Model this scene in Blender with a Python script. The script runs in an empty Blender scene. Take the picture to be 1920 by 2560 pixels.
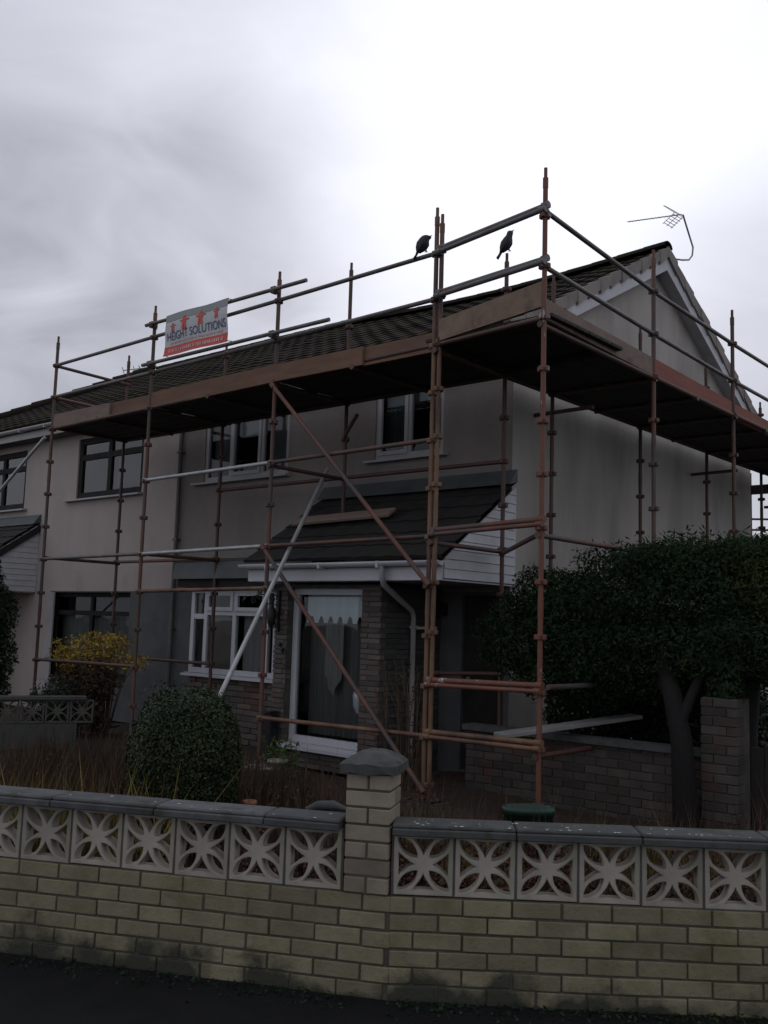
import bpy, bmesh, math, random
import numpy as np
from mathutils import Vector, Matrix
random.seed(4); rng = np.random.default_rng(4)
S = bpy.context.scene
C = S.collection
D2R = math.radians

# ------------------------------------------------------------------ camera
# eye at the origin; X runs along the house front to its gable corner, Y into the plot, Z up
YAW, PITCH, ROLL = D2R(-41.0593), D2R(6.508), D2R(1.7358)
cy, sy, cp, sp = math.cos(YAW), math.sin(YAW), math.cos(PITCH), math.sin(PITCH)
fwd = Vector((sy*cp, cy*cp, sp)); rt = Vector((cy, -sy, 0)); up = rt.cross(fwd)
cr, sr = math.cos(ROLL), math.sin(ROLL)
R_ = cr*rt + sr*up; U_ = -sr*rt + cr*up
cam = bpy.data.objects.new('camera', bpy.data.cameras.new('camera')); C.objects.link(cam)
cam.matrix_world = Matrix(((R_.x, U_.x, -fwd.x, 0), (R_.y, U_.y, -fwd.y, 0), (R_.z, U_.z, -fwd.z, 0), (0, 0, 0, 1)))
cam.data.sensor_fit = 'VERTICAL'; cam.data.sensor_height = 24; cam.data.lens = 24*2434/2560
cam.data.clip_end = 1500; cam.data.clip_start = .05
S.camera = cam
S.view_settings.view_transform = 'Standard'; S.view_settings.look = 'None'
S.view_settings.exposure = 0.0; S.view_settings.gamma = 1

# ------------------------------------------------------------------ overcast sky
BRIGHT = Vector((-.50, .72, .48)).normalized()      # where the sun glows through the cloud
W = bpy.data.worlds.new('World'); S.world = W; W.use_nodes = True
nt = W.node_tree; N = nt.nodes; L = nt.links
for n in list(N): N.remove(n)
def nd(tree, typ, **kw):
    n = tree.nodes.new(typ)
    for k, v in kw.items():
        if k.startswith('i_'): n.inputs[k[2:].replace('_', ' ')].default_value = v
        else: setattr(n, k, v)
    return n
tc = nd(nt, 'ShaderNodeTexCoord')
nrm = nd(nt, 'ShaderNodeVectorMath', operation='NORMALIZE'); L.new(tc.outputs['Generated'], nrm.inputs[0])
def lobe(d, a, b):
    dp = nd(nt, 'ShaderNodeVectorMath', operation='DOT_PRODUCT'); L.new(nrm.outputs[0], dp.inputs[0]); dp.inputs[1].default_value = Vector(d).normalized()
    mr = nd(nt, 'ShaderNodeMapRange', interpolation_type='SMOOTHERSTEP'); L.new(dp.outputs['Value'], mr.inputs['Value'])
    mr.inputs['From Min'].default_value = a; mr.inputs['From Max'].default_value = b
    return mr.outputs[0]
def math_(op, a, b=None):
    m = nd(nt, 'ShaderNodeMath', operation=op)
    for i, v in enumerate((a, b)):
        if v is None: continue
        if isinstance(v, (int, float)): m.inputs[i].default_value = v
        else: L.new(v, m.inputs[i])
    return m.outputs[0]
def cloud(scale, detail, rough, sc, lac=2.0, dist=0.6):
    mp = nd(nt, 'ShaderNodeMapping'); mp.inputs['Scale'].default_value = sc; L.new(nrm.outputs[0], mp.inputs[0])
    t = nd(nt, 'ShaderNodeTexNoise'); t.inputs['Scale'].default_value = scale; t.inputs['Detail'].default_value = detail
    t.inputs['Roughness'].default_value = rough; t.inputs['Distortion'].default_value = dist
    L.new(mp.outputs[0], t.inputs['Vector']); return t.outputs['Fac']
c1 = cloud(2.1, 5, .5, (1, 1, 2.1)); c2 = cloud(5.5, 4, .5, (1, 1, 1.9), dist=.8)
glow = lobe((-.47, .77, .43), .94, 1.0); broad = lobe((-.45, .77, .44), .80, 1.0); wide = lobe(BRIGHT, -.6, .95)
dark = lobe((-.82, .50, .29), .94, .998)            # heavier cloud bank low on the left
dark2 = lobe((-.70, .65, .29), .965, .999)
v = math_('ADD', math_('ADD', .60, math_('MULTIPLY', broad, .22)), math_('MULTIPLY', wide, .03))
v = math_('ADD', v, math_('MULTIPLY', glow, .20))
v = math_('ADD', v, math_('MULTIPLY', math_('SUBTRACT', c1, .5), .10))
v = math_('ADD', v, math_('MULTIPLY', math_('SUBTRACT', c2, .5), .22))
v = math_('SUBTRACT', v, math_('MULTIPLY', math_('MULTIPLY', dark, math_('SUBTRACT', 1.0, c2)), .32))
v = math_('SUBTRACT', v, math_('MULTIPLY', math_('MULTIPLY', dark2, c1), .16))
v = math_('SUBTRACT', v, math_('MULTIPLY', lobe((-.30, .925, .22), .965, 1.0), .26))
v = math_('MAXIMUM', v, .12)
tint = nd(nt, 'ShaderNodeMix', data_type='RGBA'); L.new(v, tint.inputs[0])
tint.inputs[6].default_value = (.91, .95, 1.11, 1); tint.inputs[7].default_value = (.955, .98, 1.08, 1)
mul = nd(nt, 'ShaderNodeVectorMath', operation='SCALE'); L.new(tint.outputs[2], mul.inputs[0]); L.new(math_('MULTIPLY', v, 10.3), mul.inputs['Scale'])
sky = nd(nt, 'ShaderNodeTexSky', sky_type='NISHITA'); sky.sun_disc = False
sky.sun_elevation = math.asin(BRIGHT.z); sky.sun_rotation = math.atan2(BRIGHT.x, BRIGHT.y)
mx = nd(nt, 'ShaderNodeMix', data_type='RGBA'); mx.inputs[0].default_value = .97
L.new(sky.outputs[0], mx.inputs[6]); L.new(mul.outputs[0], mx.inputs[7])
bg = nd(nt, 'ShaderNodeBackground'); bg.inputs['Strength'].default_value = .1; L.new(mx.outputs[2], bg.inputs[0])
out = nd(nt, 'ShaderNodeOutputWorld'); L.new(bg.outputs[0], out.inputs[0])
sun = bpy.data.objects.new('sun', bpy.data.lights.new('sun', 'SUN')); C.objects.link(sun)
sun.data.energy = .5; sun.data.angle = D2R(35); sun.data.color = (1, .97, .93)
sun.rotation_euler = BRIGHT.to_track_quat('Z', 'Y').to_euler()

# ------------------------------------------------------------------ materials
def mat(name, c1, c2=None, c3=None, scale=3.0, rough=.85, bump=0., bscale=40., metal=0., stretch=(1, 1, 1), island=0., detail=6, lo=.35, hi=.65, lo3=.55, hi3=.68, scale3=None, spec=.35, trans=0., foot=None, objrand=0.):
    m = bpy.data.materials.new(name); m.use_nodes = True; t = m.node_tree; n_ = t.nodes; l = t.links
    b = n_['Principled BSDF']; b.inputs['Roughness'].default_value = rough; b.inputs['Metallic'].default_value = metal
    b.inputs['Specular IOR Level'].default_value = spec
    tc = nd(t, 'ShaderNodeTexCoord'); mp = nd(t, 'ShaderNodeMapping'); mp.inputs['Scale'].default_value = stretch; l.new(tc.outputs['Object'], mp.inputs[0])
    col = None
    def noise(sc, seed=0., det=detail):
        nn = nd(t, 'ShaderNodeTexNoise', noise_dimensions='4D'); nn.inputs['Scale'].default_value = sc; nn.inputs['Detail'].default_value = det; nn.inputs['W'].default_value = seed
        nn.inputs['Roughness'].default_value = .62
        l.new(mp.outputs[0], nn.inputs['Vector']); return nn.outputs['Fac']
    def mixc(f, a, bb):
        x = nd(t, 'ShaderNodeMix', data_type='RGBA'); l.new(f, x.inputs[0])
        for i, q in ((6, a), (7, bb)):
            if isinstance(q, tuple): x.inputs[i].default_value = (*q, 1)
            else: l.new(q, x.inputs[i])
        return x.outputs[2]
    def rng_(f, a, bb):
        r = nd(t, 'ShaderNodeMapRange'); l.new(f, r.inputs[0]); r.inputs[1].default_value = a; r.inputs[2].default_value = bb; return r.outputs[0]
    if c2: col = mixc(rng_(noise(scale), lo, hi), c1, c2)
    else: col = c1
    if c3: col = mixc(rng_(noise(scale3 or scale*.6, 7.3), lo3, hi3), col, c3)
    if island:
        g = nd(t, 'ShaderNodeNewGeometry'); r = nd(t, 'ShaderNodeMapRange'); l.new(g.outputs['Random Per Island'], r.inputs[0])
        r.inputs[3].default_value = 1-island; r.inputs[4].default_value = 1+island
        s = nd(t, 'ShaderNodeVectorMath', operation='SCALE'); l.new(r.outputs[0], s.inputs['Scale'])
        if isinstance(col, tuple): s.inputs[0].default_value = col
        else: l.new(col, s.inputs[0])
        col = s.outputs[0]
    if objrand:
        oi = nd(t, 'ShaderNodeObjectInfo'); rr_ = nd(t, 'ShaderNodeMapRange'); l.new(oi.outputs['Random'], rr_.inputs[0]); rr_.inputs[3].default_value = 1-objrand; rr_.inputs[4].default_value = 1+objrand
        s2 = nd(t, 'ShaderNodeVectorMath', operation='SCALE'); l.new(rr_.outputs[0], s2.inputs['Scale'])
        if isinstance(col, tuple): s2.inputs[0].default_value = col
        else: l.new(col, s2.inputs[0])
        col = s2.outputs[0]
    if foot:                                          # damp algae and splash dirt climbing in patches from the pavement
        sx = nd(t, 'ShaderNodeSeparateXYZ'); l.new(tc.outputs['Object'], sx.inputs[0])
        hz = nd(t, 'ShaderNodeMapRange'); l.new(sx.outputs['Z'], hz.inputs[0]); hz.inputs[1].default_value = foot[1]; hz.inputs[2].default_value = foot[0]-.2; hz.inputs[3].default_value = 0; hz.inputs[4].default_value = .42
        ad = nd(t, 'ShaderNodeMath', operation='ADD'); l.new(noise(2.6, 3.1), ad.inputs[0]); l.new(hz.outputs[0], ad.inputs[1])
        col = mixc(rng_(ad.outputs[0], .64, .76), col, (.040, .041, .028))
    if isinstance(col, tuple): b.inputs['Base Color'].default_value = (*col, 1)
    else: l.new(col, b.inputs['Base Color'])
    if bump:
        bp = nd(t, 'ShaderNodeBump'); bp.inputs['Strength'].default_value = 1; bp.inputs['Distance'].default_value = bump
        l.new(noise(bscale, 2.2, 3), bp.inputs['Height']); l.new(bp.outputs[0], b.inputs['Normal'])
    if trans: b.inputs['Transmission Weight'].default_value = trans
    return m
def glass_mat(name, tintc=(.75, .8, .8), refl=1.0):
    m = bpy.data.materials.new(name); m.use_nodes = True; t = m.node_tree
    for n in list(t.nodes): t.nodes.remove(n)
    o = nd(t, 'ShaderNodeOutputMaterial'); mixs = nd(t, 'ShaderNodeMixShader'); fr = nd(t, 'ShaderNodeFresnel'); fr.inputs[0].default_value = 1.55
    ml = nd(t, 'ShaderNodeMath', operation='MULTIPLY'); ml.inputs[1].default_value = refl; t.links.new(fr.outputs[0], ml.inputs[0])
    tr = nd(t, 'ShaderNodeBsdfTransparent'); tr.inputs[0].default_value = (*tintc, 1); gl = nd(t, 'ShaderNodeBsdfGlossy'); gl.inputs['Roughness'].default_value = .03
    nz = nd(t, 'ShaderNodeTexNoise'); nz.inputs['Scale'].default_value = 1.6; nz.inputs['Detail'].default_value = 1; bp = nd(t, 'ShaderNodeBump'); bp.inputs['Distance'].default_value = .006
    tco = nd(t, 'ShaderNodeTexCoord'); t.links.new(tco.outputs['Object'], nz.inputs['Vector']); t.links.new(nz.outputs['Fac'], bp.inputs['Height']); t.links.new(bp.outputs[0], gl.inputs['Normal'])
    t.links.new(ml.outputs[0], mixs.inputs[0]); t.links.new(tr.outputs[0], mixs.inputs[1]); t.links.new(gl.outputs[0], mixs.inputs[2]); t.links.new(mixs.outputs[0], o.inputs[0])
    return m
M = {}
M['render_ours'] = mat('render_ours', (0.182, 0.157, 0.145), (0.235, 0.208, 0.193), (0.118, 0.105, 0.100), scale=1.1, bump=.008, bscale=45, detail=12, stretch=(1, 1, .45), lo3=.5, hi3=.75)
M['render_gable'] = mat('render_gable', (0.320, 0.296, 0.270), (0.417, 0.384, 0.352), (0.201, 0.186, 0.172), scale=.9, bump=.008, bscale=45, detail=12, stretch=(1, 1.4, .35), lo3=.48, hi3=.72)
M['render_nb'] = mat('render_nb', (0.340, 0.291, 0.272), (0.388, 0.339, 0.316), (0.280, 0.244, 0.226), scale=1.3, bump=.008, bscale=45, detail=12, stretch=(1, 1, .5))
M['slate_clad'] = mat('slate_clad', (0.070, 0.073, 0.077), (0.105, 0.105, 0.105), scale=2.5, bump=.004, bscale=25)
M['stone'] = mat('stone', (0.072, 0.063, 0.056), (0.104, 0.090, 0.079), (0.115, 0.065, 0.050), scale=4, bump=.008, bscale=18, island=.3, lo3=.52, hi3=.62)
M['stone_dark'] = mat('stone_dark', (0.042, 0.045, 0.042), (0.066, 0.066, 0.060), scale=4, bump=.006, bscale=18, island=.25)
M['mortar'] = mat('mortar', (.09, .08, .07), (.05, .045, .04), scale=8, bump=.003, bscale=80)
M['mortar_dark'] = mat('mortar_dark', (.10, .091, .07), (.055, .053, .038), scale=5, bump=.003, bscale=80)
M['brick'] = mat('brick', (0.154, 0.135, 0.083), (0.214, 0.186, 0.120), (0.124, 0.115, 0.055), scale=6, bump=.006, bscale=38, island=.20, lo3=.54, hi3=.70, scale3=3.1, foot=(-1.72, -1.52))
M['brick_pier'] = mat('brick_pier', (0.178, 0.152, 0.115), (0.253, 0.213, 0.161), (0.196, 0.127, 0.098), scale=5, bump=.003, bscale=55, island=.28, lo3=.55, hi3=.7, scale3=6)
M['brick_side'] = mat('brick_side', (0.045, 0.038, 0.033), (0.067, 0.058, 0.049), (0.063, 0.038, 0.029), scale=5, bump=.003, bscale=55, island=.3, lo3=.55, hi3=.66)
M['concrete_block'] = mat('concrete_block', (0.262, 0.236, 0.202), (0.342, 0.307, 0.258), (0.207, 0.201, 0.146), scale=7, bump=.0015, bscale=90, island=.06, lo3=.5, hi3=.75, objrand=.12)
M['coping'] = mat('coping', (0.064, 0.066, 0.071), (0.098, 0.098, 0.098), (0.039, 0.044, 0.034), scale=9, bump=.003, bscale=60, island=.12, objrand=.18)
M['coping_dark'] = mat('coping_dark', (0.048, 0.050, 0.050), (0.073, 0.076, 0.073), (0.030, 0.037, 0.022), scale=9, bump=.003, bscale=60)
M['lichen'] = mat('lichen', (.55, .56, .52), (.4, .42, .36), scale=30)
M['tile'] = mat('tile', (0.020, 0.017, 0.015), (0.034, 0.027, 0.022), (0.028, 0.032, 0.012), scale=2.2, bump=.004, bscale=50, island=.0, lo3=.5, hi3=.66, scale3=1.1, rough=1.0, spec=.05)
M['tile_verge'] = mat('tile_verge', (.19, .165, .155), (.27, .24, .22), scale=4, bump=.003, bscale=50, island=.12)
M['porch_tile'] = mat('porch_tile', (0.015, 0.014, 0.014), (0.023, 0.022, 0.021), (0.017, 0.020, 0.010), scale=3, bump=.004, bscale=50, rough=.8)
M['lead'] = mat('lead', (0.060, 0.069, 0.072), (0.090, 0.099, 0.099), scale=3, rough=.6, bump=.002, bscale=12)
M['upvc'] = mat('upvc', (0.496, 0.496, 0.528), (0.432, 0.432, 0.456), scale=2, rough=.35)
M['upvc_dull'] = mat('upvc_dull', (0.357, 0.348, 0.348), (0.289, 0.281, 0.281), scale=3, rough=.5)
M['white_board'] = mat('white_board', (0.496, 0.496, 0.520), (0.416, 0.416, 0.432), scale=5, rough=.5)
M['brown_frame'] = mat('brown_frame', (.022, .02, .02), (.035, .03, .028), scale=5, rough=.7, spec=.08)
M['soffit'] = mat('soffit', (.10, .095, .09), (.14, .13, .12), scale=5)
M['grey_gutter'] = mat('grey_gutter', (.30, .30, .30), (.22, .22, .22), scale=5, rough=.5)
M['dark_pipe'] = mat('dark_pipe', (.075, .07, .068), (.10, .095, .09), scale=4, rough=.5)
M['interior'] = mat('interior', (.10, .095, .09))
M['blind'] = mat('blind', (.62, .64, .68), (.52, .54, .58), scale=3, stretch=(6, 6, .4))
M['blind_green'] = mat('blind_green', (.60, .68, .69), (.52, .60, .61), scale=3, stretch=(6, 6, .4))
M['net'] = mat('net', (.28, .28, .275), (.18, .18, .18), scale=8, stretch=(9, 9, .15), lo=.4, hi=.6)
M['net_dim'] = mat('net_dim', (.13, .135, .135), (.07, .075, .075), scale=8, stretch=(9, 9, .15), lo=.4, hi=.6)
M['beige_blind'] = mat('beige_blind', (.22, .20, .175), (.17, .155, .14), scale=3)
M['glass'] = glass_mat('glass', (.92, .95, .95)); M['glass_dim'] = glass_mat('glass_dim', (.6, .65, .65), .8); M['glass_sky'] = glass_mat('glass_sky', (.55, .6, .65), 1.4)
M['rust'] = mat('rust', (0.105, 0.039, 0.027), (0.148, 0.064, 0.041), (0.062, 0.051, 0.047), scale=5, bump=.0012, bscale=90, rough=.65, stretch=(1, 1, .45), lo3=.44, hi3=.60, scale3=2.2, spec=.5)
M['rust_orange'] = mat('rust_orange', (0.122, 0.052, 0.025), (0.176, 0.103, 0.055), (0.064, 0.031, 0.023), scale=5, bump=.0012, bscale=90, rough=.6, stretch=(1, 1, .4), lo3=.5, hi3=.62, scale3=2, spec=.5)
M['rust_dark'] = mat('rust_dark', (0.059, 0.028, 0.021), (0.091, 0.042, 0.029), (0.035, 0.029, 0.028), scale=5, bump=.0012, bscale=90, rough=.6, stretch=(1, 1, .4), spec=.5)
M['rust_peel'] = mat('rust_peel', (0.163, 0.061, 0.035), (0.116, 0.043, 0.027), (0.422, 0.376, 0.352), scale=6, bump=.0015, bscale=90, rough=.6, stretch=(1.6, 1.6, .5), lo3=.60, hi3=.64, scale3=5, spec=.5)
M['galv'] = mat('galv', (.42, .43, .43), (.30, .30, .30), (.24, .17, .13), scale=6, rough=.42, metal=.35, lo3=.58, hi3=.72, spec=.5)
M['galv_dull'] = mat('galv_dull', (.10, .098, .10), (.15, .145, .14), (.12, .065, .05), scale=5, rough=.5, metal=.2, lo3=.5, hi3=.66)
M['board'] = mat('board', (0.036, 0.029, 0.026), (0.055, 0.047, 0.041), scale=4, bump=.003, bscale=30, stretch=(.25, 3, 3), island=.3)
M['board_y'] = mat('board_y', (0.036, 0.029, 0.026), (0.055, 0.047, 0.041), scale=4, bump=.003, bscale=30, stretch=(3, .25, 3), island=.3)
M['toe_orange'] = mat('toe_orange', (0.188, 0.105, 0.069), (0.130, 0.076, 0.054), (0.094, 0.065, 0.054), scale=3, bump=.003, bscale=30, stretch=(.4, 2, 3))
M['toe_grey'] = mat('toe_grey', (0.172, 0.124, 0.098), (0.213, 0.160, 0.129), (0.115, 0.088, 0.070), scale=3, bump=.003, bscale=30, stretch=(.4, 2, 3))
M['toe_ply'] = mat('toe_ply', (0.240, 0.172, 0.130), (0.176, 0.121, 0.089), (0.136, 0.094, 0.074), scale=6, bump=.003, bscale=30, stretch=(1, 1, 1))
M['toe_red'] = mat('toe_red', (0.255, 0.098, 0.072), (0.204, 0.076, 0.060), (0.136, 0.093, 0.085), scale=3, bump=.003, bscale=30, stretch=(2, .4, 3))
M['plank'] = mat('plank', (0.252, 0.245, 0.238), (0.196, 0.189, 0.182), (0.140, 0.133, 0.126), scale=5, bump=.002, bscale=30, stretch=(1, 1, 1))
M['asphalt'] = mat('asphalt', (0.010, 0.010, 0.011), (0.015, 0.015, 0.015), (0.008, 0.009, 0.006), scale=2.5, bump=.006, bscale=120, rough=.9, spec=.12)
M['soil'] = mat('soil', (0.045, 0.025, 0.018), (0.030, 0.021, 0.013), (0.036, 0.033, 0.012), scale=3, bump=.03, bscale=14)
M['land'] = mat('land', (.05, .052, .03), (.04, .036, .028), scale=1)
M['leaf_round'] = mat('leaf_round', (0.009, 0.022, 0.004), (0.019, 0.033, 0.005), scale=3, island=.45, rough=.55)
M['leaf_tree'] = mat('leaf_tree', (0.012, 0.024, 0.012), (0.020, 0.036, 0.014), (0.043, 0.053, 0.015), scale=1.6, island=.5, rough=.85, spec=.1, lo3=.6, hi3=.75)
M['leaf_conifer'] = mat('leaf_conifer', (.016, .028, .015), (.024, .038, .018), scale=3, island=.4, rough=.85, spec=.1)
M['leaf_yellow'] = mat('leaf_yellow', (0.425, 0.279, 0.028), (0.289, 0.198, 0.033), (0.170, 0.108, 0.039), scale=4, island=.35, rough=.6)
M['leaf_weed'] = mat('leaf_weed', (.12, .115, .025), (.16, .09, .02), (.11, .035, .02), scale=2, island=.5, rough=.7)
M['leaf_brown'] = mat('leaf_brown', (0.039, 0.023, 0.013), (0.054, 0.033, 0.018), (0.066, 0.024, 0.015), scale=2, island=.5, rough=.8)
M['leaf_red'] = mat('leaf_red', (0.070, 0.018, 0.011), (0.059, 0.032, 0.011), scale=4, island=.5, rough=.7)
M['leaf_plant'] = mat('leaf_plant', (.045, .09, .03), (.07, .12, .035), scale=6, island=.4, rough=.6)
M['bark'] = mat('bark', (0.005, 0.004, 0.004), (0.009, 0.007, 0.006), scale=8, bump=.012, bscale=30, stretch=(1, 1, .3))
M['stem'] = mat('stem', (.10, .065, .04), (.07, .045, .03), scale=8)
M['iron'] = mat('iron', (.012, .012, .012), rough=.5)
M['cream_pot'] = mat('cream_pot', (0.240, 0.228, 0.198), (0.168, 0.156, 0.132), scale=6)
M['terracotta'] = mat('terracotta', (.32, .13, .075), (.25, .10, .06), scale=9)
M['black_plastic'] = mat('black_plastic', (.012, .012, .016), rough=.4)
M['green_plastic'] = mat('green_plastic', (.012, .035, .025), (.016, .045, .032), scale=8, rough=.4)
M['gate_wood'] = mat('gate_wood', (.014, .012, .011), (.02, .017, .015), scale=5, bump=.002, bscale=30)
M['bg_wall'] = mat('bg_wall', (.34, .33, .33), (.28, .27, .27), scale=2)
M['bg_roof'] = mat('bg_roof', (.05, .045, .045), (.07, .06, .06), scale=2)
M['banner'] = mat('banner', (.52, .54, .53), (.44, .46, .46), scale=4, rough=.5)
M['banner_top'] = mat('banner_top', (.26, .27, .26), (.22, .23, .22), scale=4, rough=.5)
M['banner_red'] = mat('banner_red', (.60, .075, .06), (.50, .06, .05), scale=5, rough=.5)
M['banner_navy'] = mat('banner_navy', (.09, .09, .20))
M['banner_text'] = mat('banner_text', (.62, .40, .38))
M['bird'] = mat('bird', (.018, .018, .021), (.035, .035, .04), scale=20, rough=.6)
M['bird_grey'] = mat('bird_grey', (.07, .07, .075), rough=.7)
M['alu'] = mat('alu', (.30, .29, .28), (.2, .2, .2), scale=10, rough=.4, metal=.5)
M['flower_white'] = mat('flower_white', (.35, .35, .33), (.25, .26, .23), scale=20)

# ------------------------------------------------------------------ helpers
def link(name, me, m=None, parent=None):
    o = bpy.data.objects.new(name, me); C.objects.link(o)
    if m is not None:
        for q in (m if isinstance(m, (list, tuple)) else [m]): me.materials.append(M[q] if isinstance(q, str) else q)
    if parent: o.parent = parent
    return o
def tag(o, label=None, cat=None, group=None, kind=None):
    if label: o['label'] = label
    if cat: o['category'] = cat
    if group: o['group'] = group
    if kind: o['kind'] = kind
    return o
def empty(name, label, cat, group=None):
    # things stay at the world origin of the survey; parts carry world coordinates
    o = bpy.data.objects.new(name, None); C.objects.link(o); o.empty_display_size = .2
    return tag(o, label, cat, group)
class MB:
    def __init__(s): s.v = []; s.f = []; s.mi = []; s.sm = []
    def add(s, vs, fs, mi=0, smooth=False):
        b = len(s.v); s.v += [tuple(p) for p in vs]; s.f += [tuple(i+b for i in f) for f in fs]; s.mi += [mi]*len(fs); s.sm += [smooth]*len(fs)
    def box(s, x0, x1, y0, y1, z0, z1, mi=0):
        vs = [(x, y, z) for x in (x0, x1) for y in (y0, y1) for z in (z0, z1)]
        s.add(vs, [(0, 1, 3, 2), (4, 6, 7, 5), (0, 4, 5, 1), (2, 3, 7, 6), (0, 2, 6, 4), (1, 5, 7, 3)], mi)
    def obox(s, o, ax, ay, az, hx, hy, hz, mi=0, ch=0.):
        """oriented box about centre o, half sizes, optional chamfer"""
        o = Vector(o); ax, ay, az = Vector(ax), Vector(ay), Vector(az)
        if not ch:
            vs = [o+ax*i*hx+ay*j*hy+az*k*hz for i in (-1, 1) for j in (-1, 1) for k in (-1, 1)]
            s.add(vs, [(0, 1, 3, 2), (4, 6, 7, 5), (0, 4, 5, 1), (2, 3, 7, 6), (0, 2, 6, 4), (1, 5, 7, 3)], mi); return
        vs = []; idx = {}
        for i in (-1, 1):
            for j in (-1, 1):
                for k in (-1, 1):
                    for a in range(3):
                        h = [hx, hy, hz]; q = [i*(h[0]-(a != 0)*ch), j*(h[1]-(a != 1)*ch), k*(h[2]-(a != 2)*ch)]
                        idx[(i, j, k, a)] = len(vs); vs.append(o+ax*q[0]+ay*q[1]+az*q[2])
        fs = []
        def q4(l): fs.append(tuple(l))
        for a in range(3):
            b, c = (a+1) % 3, (a+2) % 3
            for sg in (-1, 1):
                ring = []
                for (u, w) in ((-1, -1), (1, -1), (1, 1), (-1, 1)):
                    t = [0, 0, 0]; t[a] = sg; t[b] = u; t[c] = w; ring.append(idx[(*t, a)])
                q4(ring if sg > 0 else ring[::-1])
            for u in (-1, 1):
                for w in (-1, 1):
                    t0 = [0, 0, 0]; t0[b] = u; t0[c] = w; t1 = list(t0); t0[a] = -1; t1[a] = 1
                    r = [idx[(*t0, b)], idx[(*t1, b)], idx[(*t1, c)], idx[(*t0, c)]]
                    q4(r if u*w < 0 else r[::-1])
        for i in (-1, 1):
            for j in (-1, 1):
                for k in (-1, 1):
                    r = [idx[(i, j, k, 0)], idx[(i, j, k, 1)], idx[(i, j, k, 2)]]
                    q4(r if i*j*k > 0 else r[::-1])
        s.add(vs, fs, mi)
    def tube(s, p, q, r, n=10, mi=0, r2=None, cap=True):
        p, q = Vector(p), Vector(q); d = (q-p).normalized(); a = d.orthogonal().normalized(); b = d.cross(a); r2 = r if r2 is None else r2
        vs = [p+(a*math.cos(t)+b*math.sin(t))*r for t in [2*math.pi*i/n for i in range(n)]]+[q+(a*math.cos(t)+b*math.sin(t))*r2 for t in [2*math.pi*i/n for i in range(n)]]
        s.add(vs, [(i, (i+1) % n, n+(i+1) % n, n+i) for i in range(n)], mi, True)
        if cap: s.add(vs, [tuple(range(n))[::-1], tuple(range(n, 2*n))], mi)
    def path(s, pts, rs, n=8, mi=0):
        pts = [Vector(p) for p in pts]; rs = rs if isinstance(rs, (list, tuple)) else [rs]*len(pts)
        vs = []; up0 = None
        for i, p in enumerate(pts):
            d = (pts[min(i+1, len(pts)-1)]-pts[max(i-1, 0)]).normalized()
            a = d.orthogonal().normalized() if up0 is None else (up0-d*up0.dot(d)).normalized(); up0 = a; b = d.cross(a)
            vs += [p+(a*math.cos(t)+b*math.sin(t))*rs[i] for t in [2*math.pi*k/n for k in range(n)]]
        fs = [(i*n+k, i*n+(k+1) % n, (i+1)*n+(k+1) % n, (i+1)*n+k) for i in range(len(pts)-1) for k in range(n)]
        s.add(vs, fs, mi, True); m = (len(pts)-1)*n
        s.add([vs[k] for k in range(n)]+[vs[m+k] for k in range(n)], [tuple(range(n))[::-1], tuple(range(n, 2*n))], mi)
    def quad(s, a, b, c, d, mi=0): s.add([a, b, c, d], [(0, 1, 2, 3)], mi)
    def prism(s, poly, off, mi=0):
        """poly = list of 3d points (planar), extruded by vector off"""
        n = len(poly); a = [Vector(p) for p in poly]; b = [p+Vector(off) for p in a]
        s.add(a+b, [tuple(range(n)), tuple(range(n, 2*n))[::-1]]+[(i, i+n, (i+1) % n+n, (i+1) % n) for i in range(n)], mi)
    def build(s, name, m, parent=None, fix=True):
        me = bpy.data.meshes.new(name); me.from_pydata([tuple(x) for x in s.v], [], s.f)
        me.polygons.foreach_set('material_index', s.mi); me.polygons.foreach_set('use_smooth', s.sm)
        if fix:
            b = bmesh.new(); b.from_mesh(me); bmesh.ops.recalc_face_normals(b, faces=b.faces); b.to_mesh(me); b.free()
        return link(name, me, m, parent)
X, Y, Z = Vector((1, 0, 0)), Vector((0, 1, 0)), Vector((0, 0, 1))

def leaves(name, m, pts, nrm_, ln, wd, parent=None, jit=.8, fold=True, lab=None):
    """one leaf-sized quad per point, oriented loosely along nrm_"""
    n = len(pts); pts = np.asarray(pts, float); nn = np.asarray(nrm_, float)+rng.normal(0, jit, (n, 3)); nn /= np.linalg.norm(nn, axis=1)[:, None]
    t = rng.normal(0, 1, (n, 3)); t -= nn*(t*nn).sum(1)[:, None]; t /= np.linalg.norm(t, axis=1)[:, None]; b = np.cross(nn, t)
    l = (ln*rng.uniform(.6, 1.4, n))[:, None]; w = (wd*rng.uniform(.6, 1.4, n))[:, None]
    V = np.stack([pts-t*l, pts+b*w-t*l*.1, pts+t*l+nn*l*.25, pts-b*w-t*l*.1], 1).reshape(-1, 3)
    me = bpy.data.meshes.new(name); me.vertices.add(4*n); me.vertices.foreach_set('co', V.ravel())
    me.loops.add(4*n); me.loops.foreach_set('vertex_index', np.arange(4*n)); me.polygons.add(n); me.polygons.foreach_set('loop_start', np.arange(0, 4*n, 4)); me.polygons.foreach_set('loop_total', np.full(n, 4)); me.update(); me.validate()
    return link(name, me, m, parent)
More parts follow.
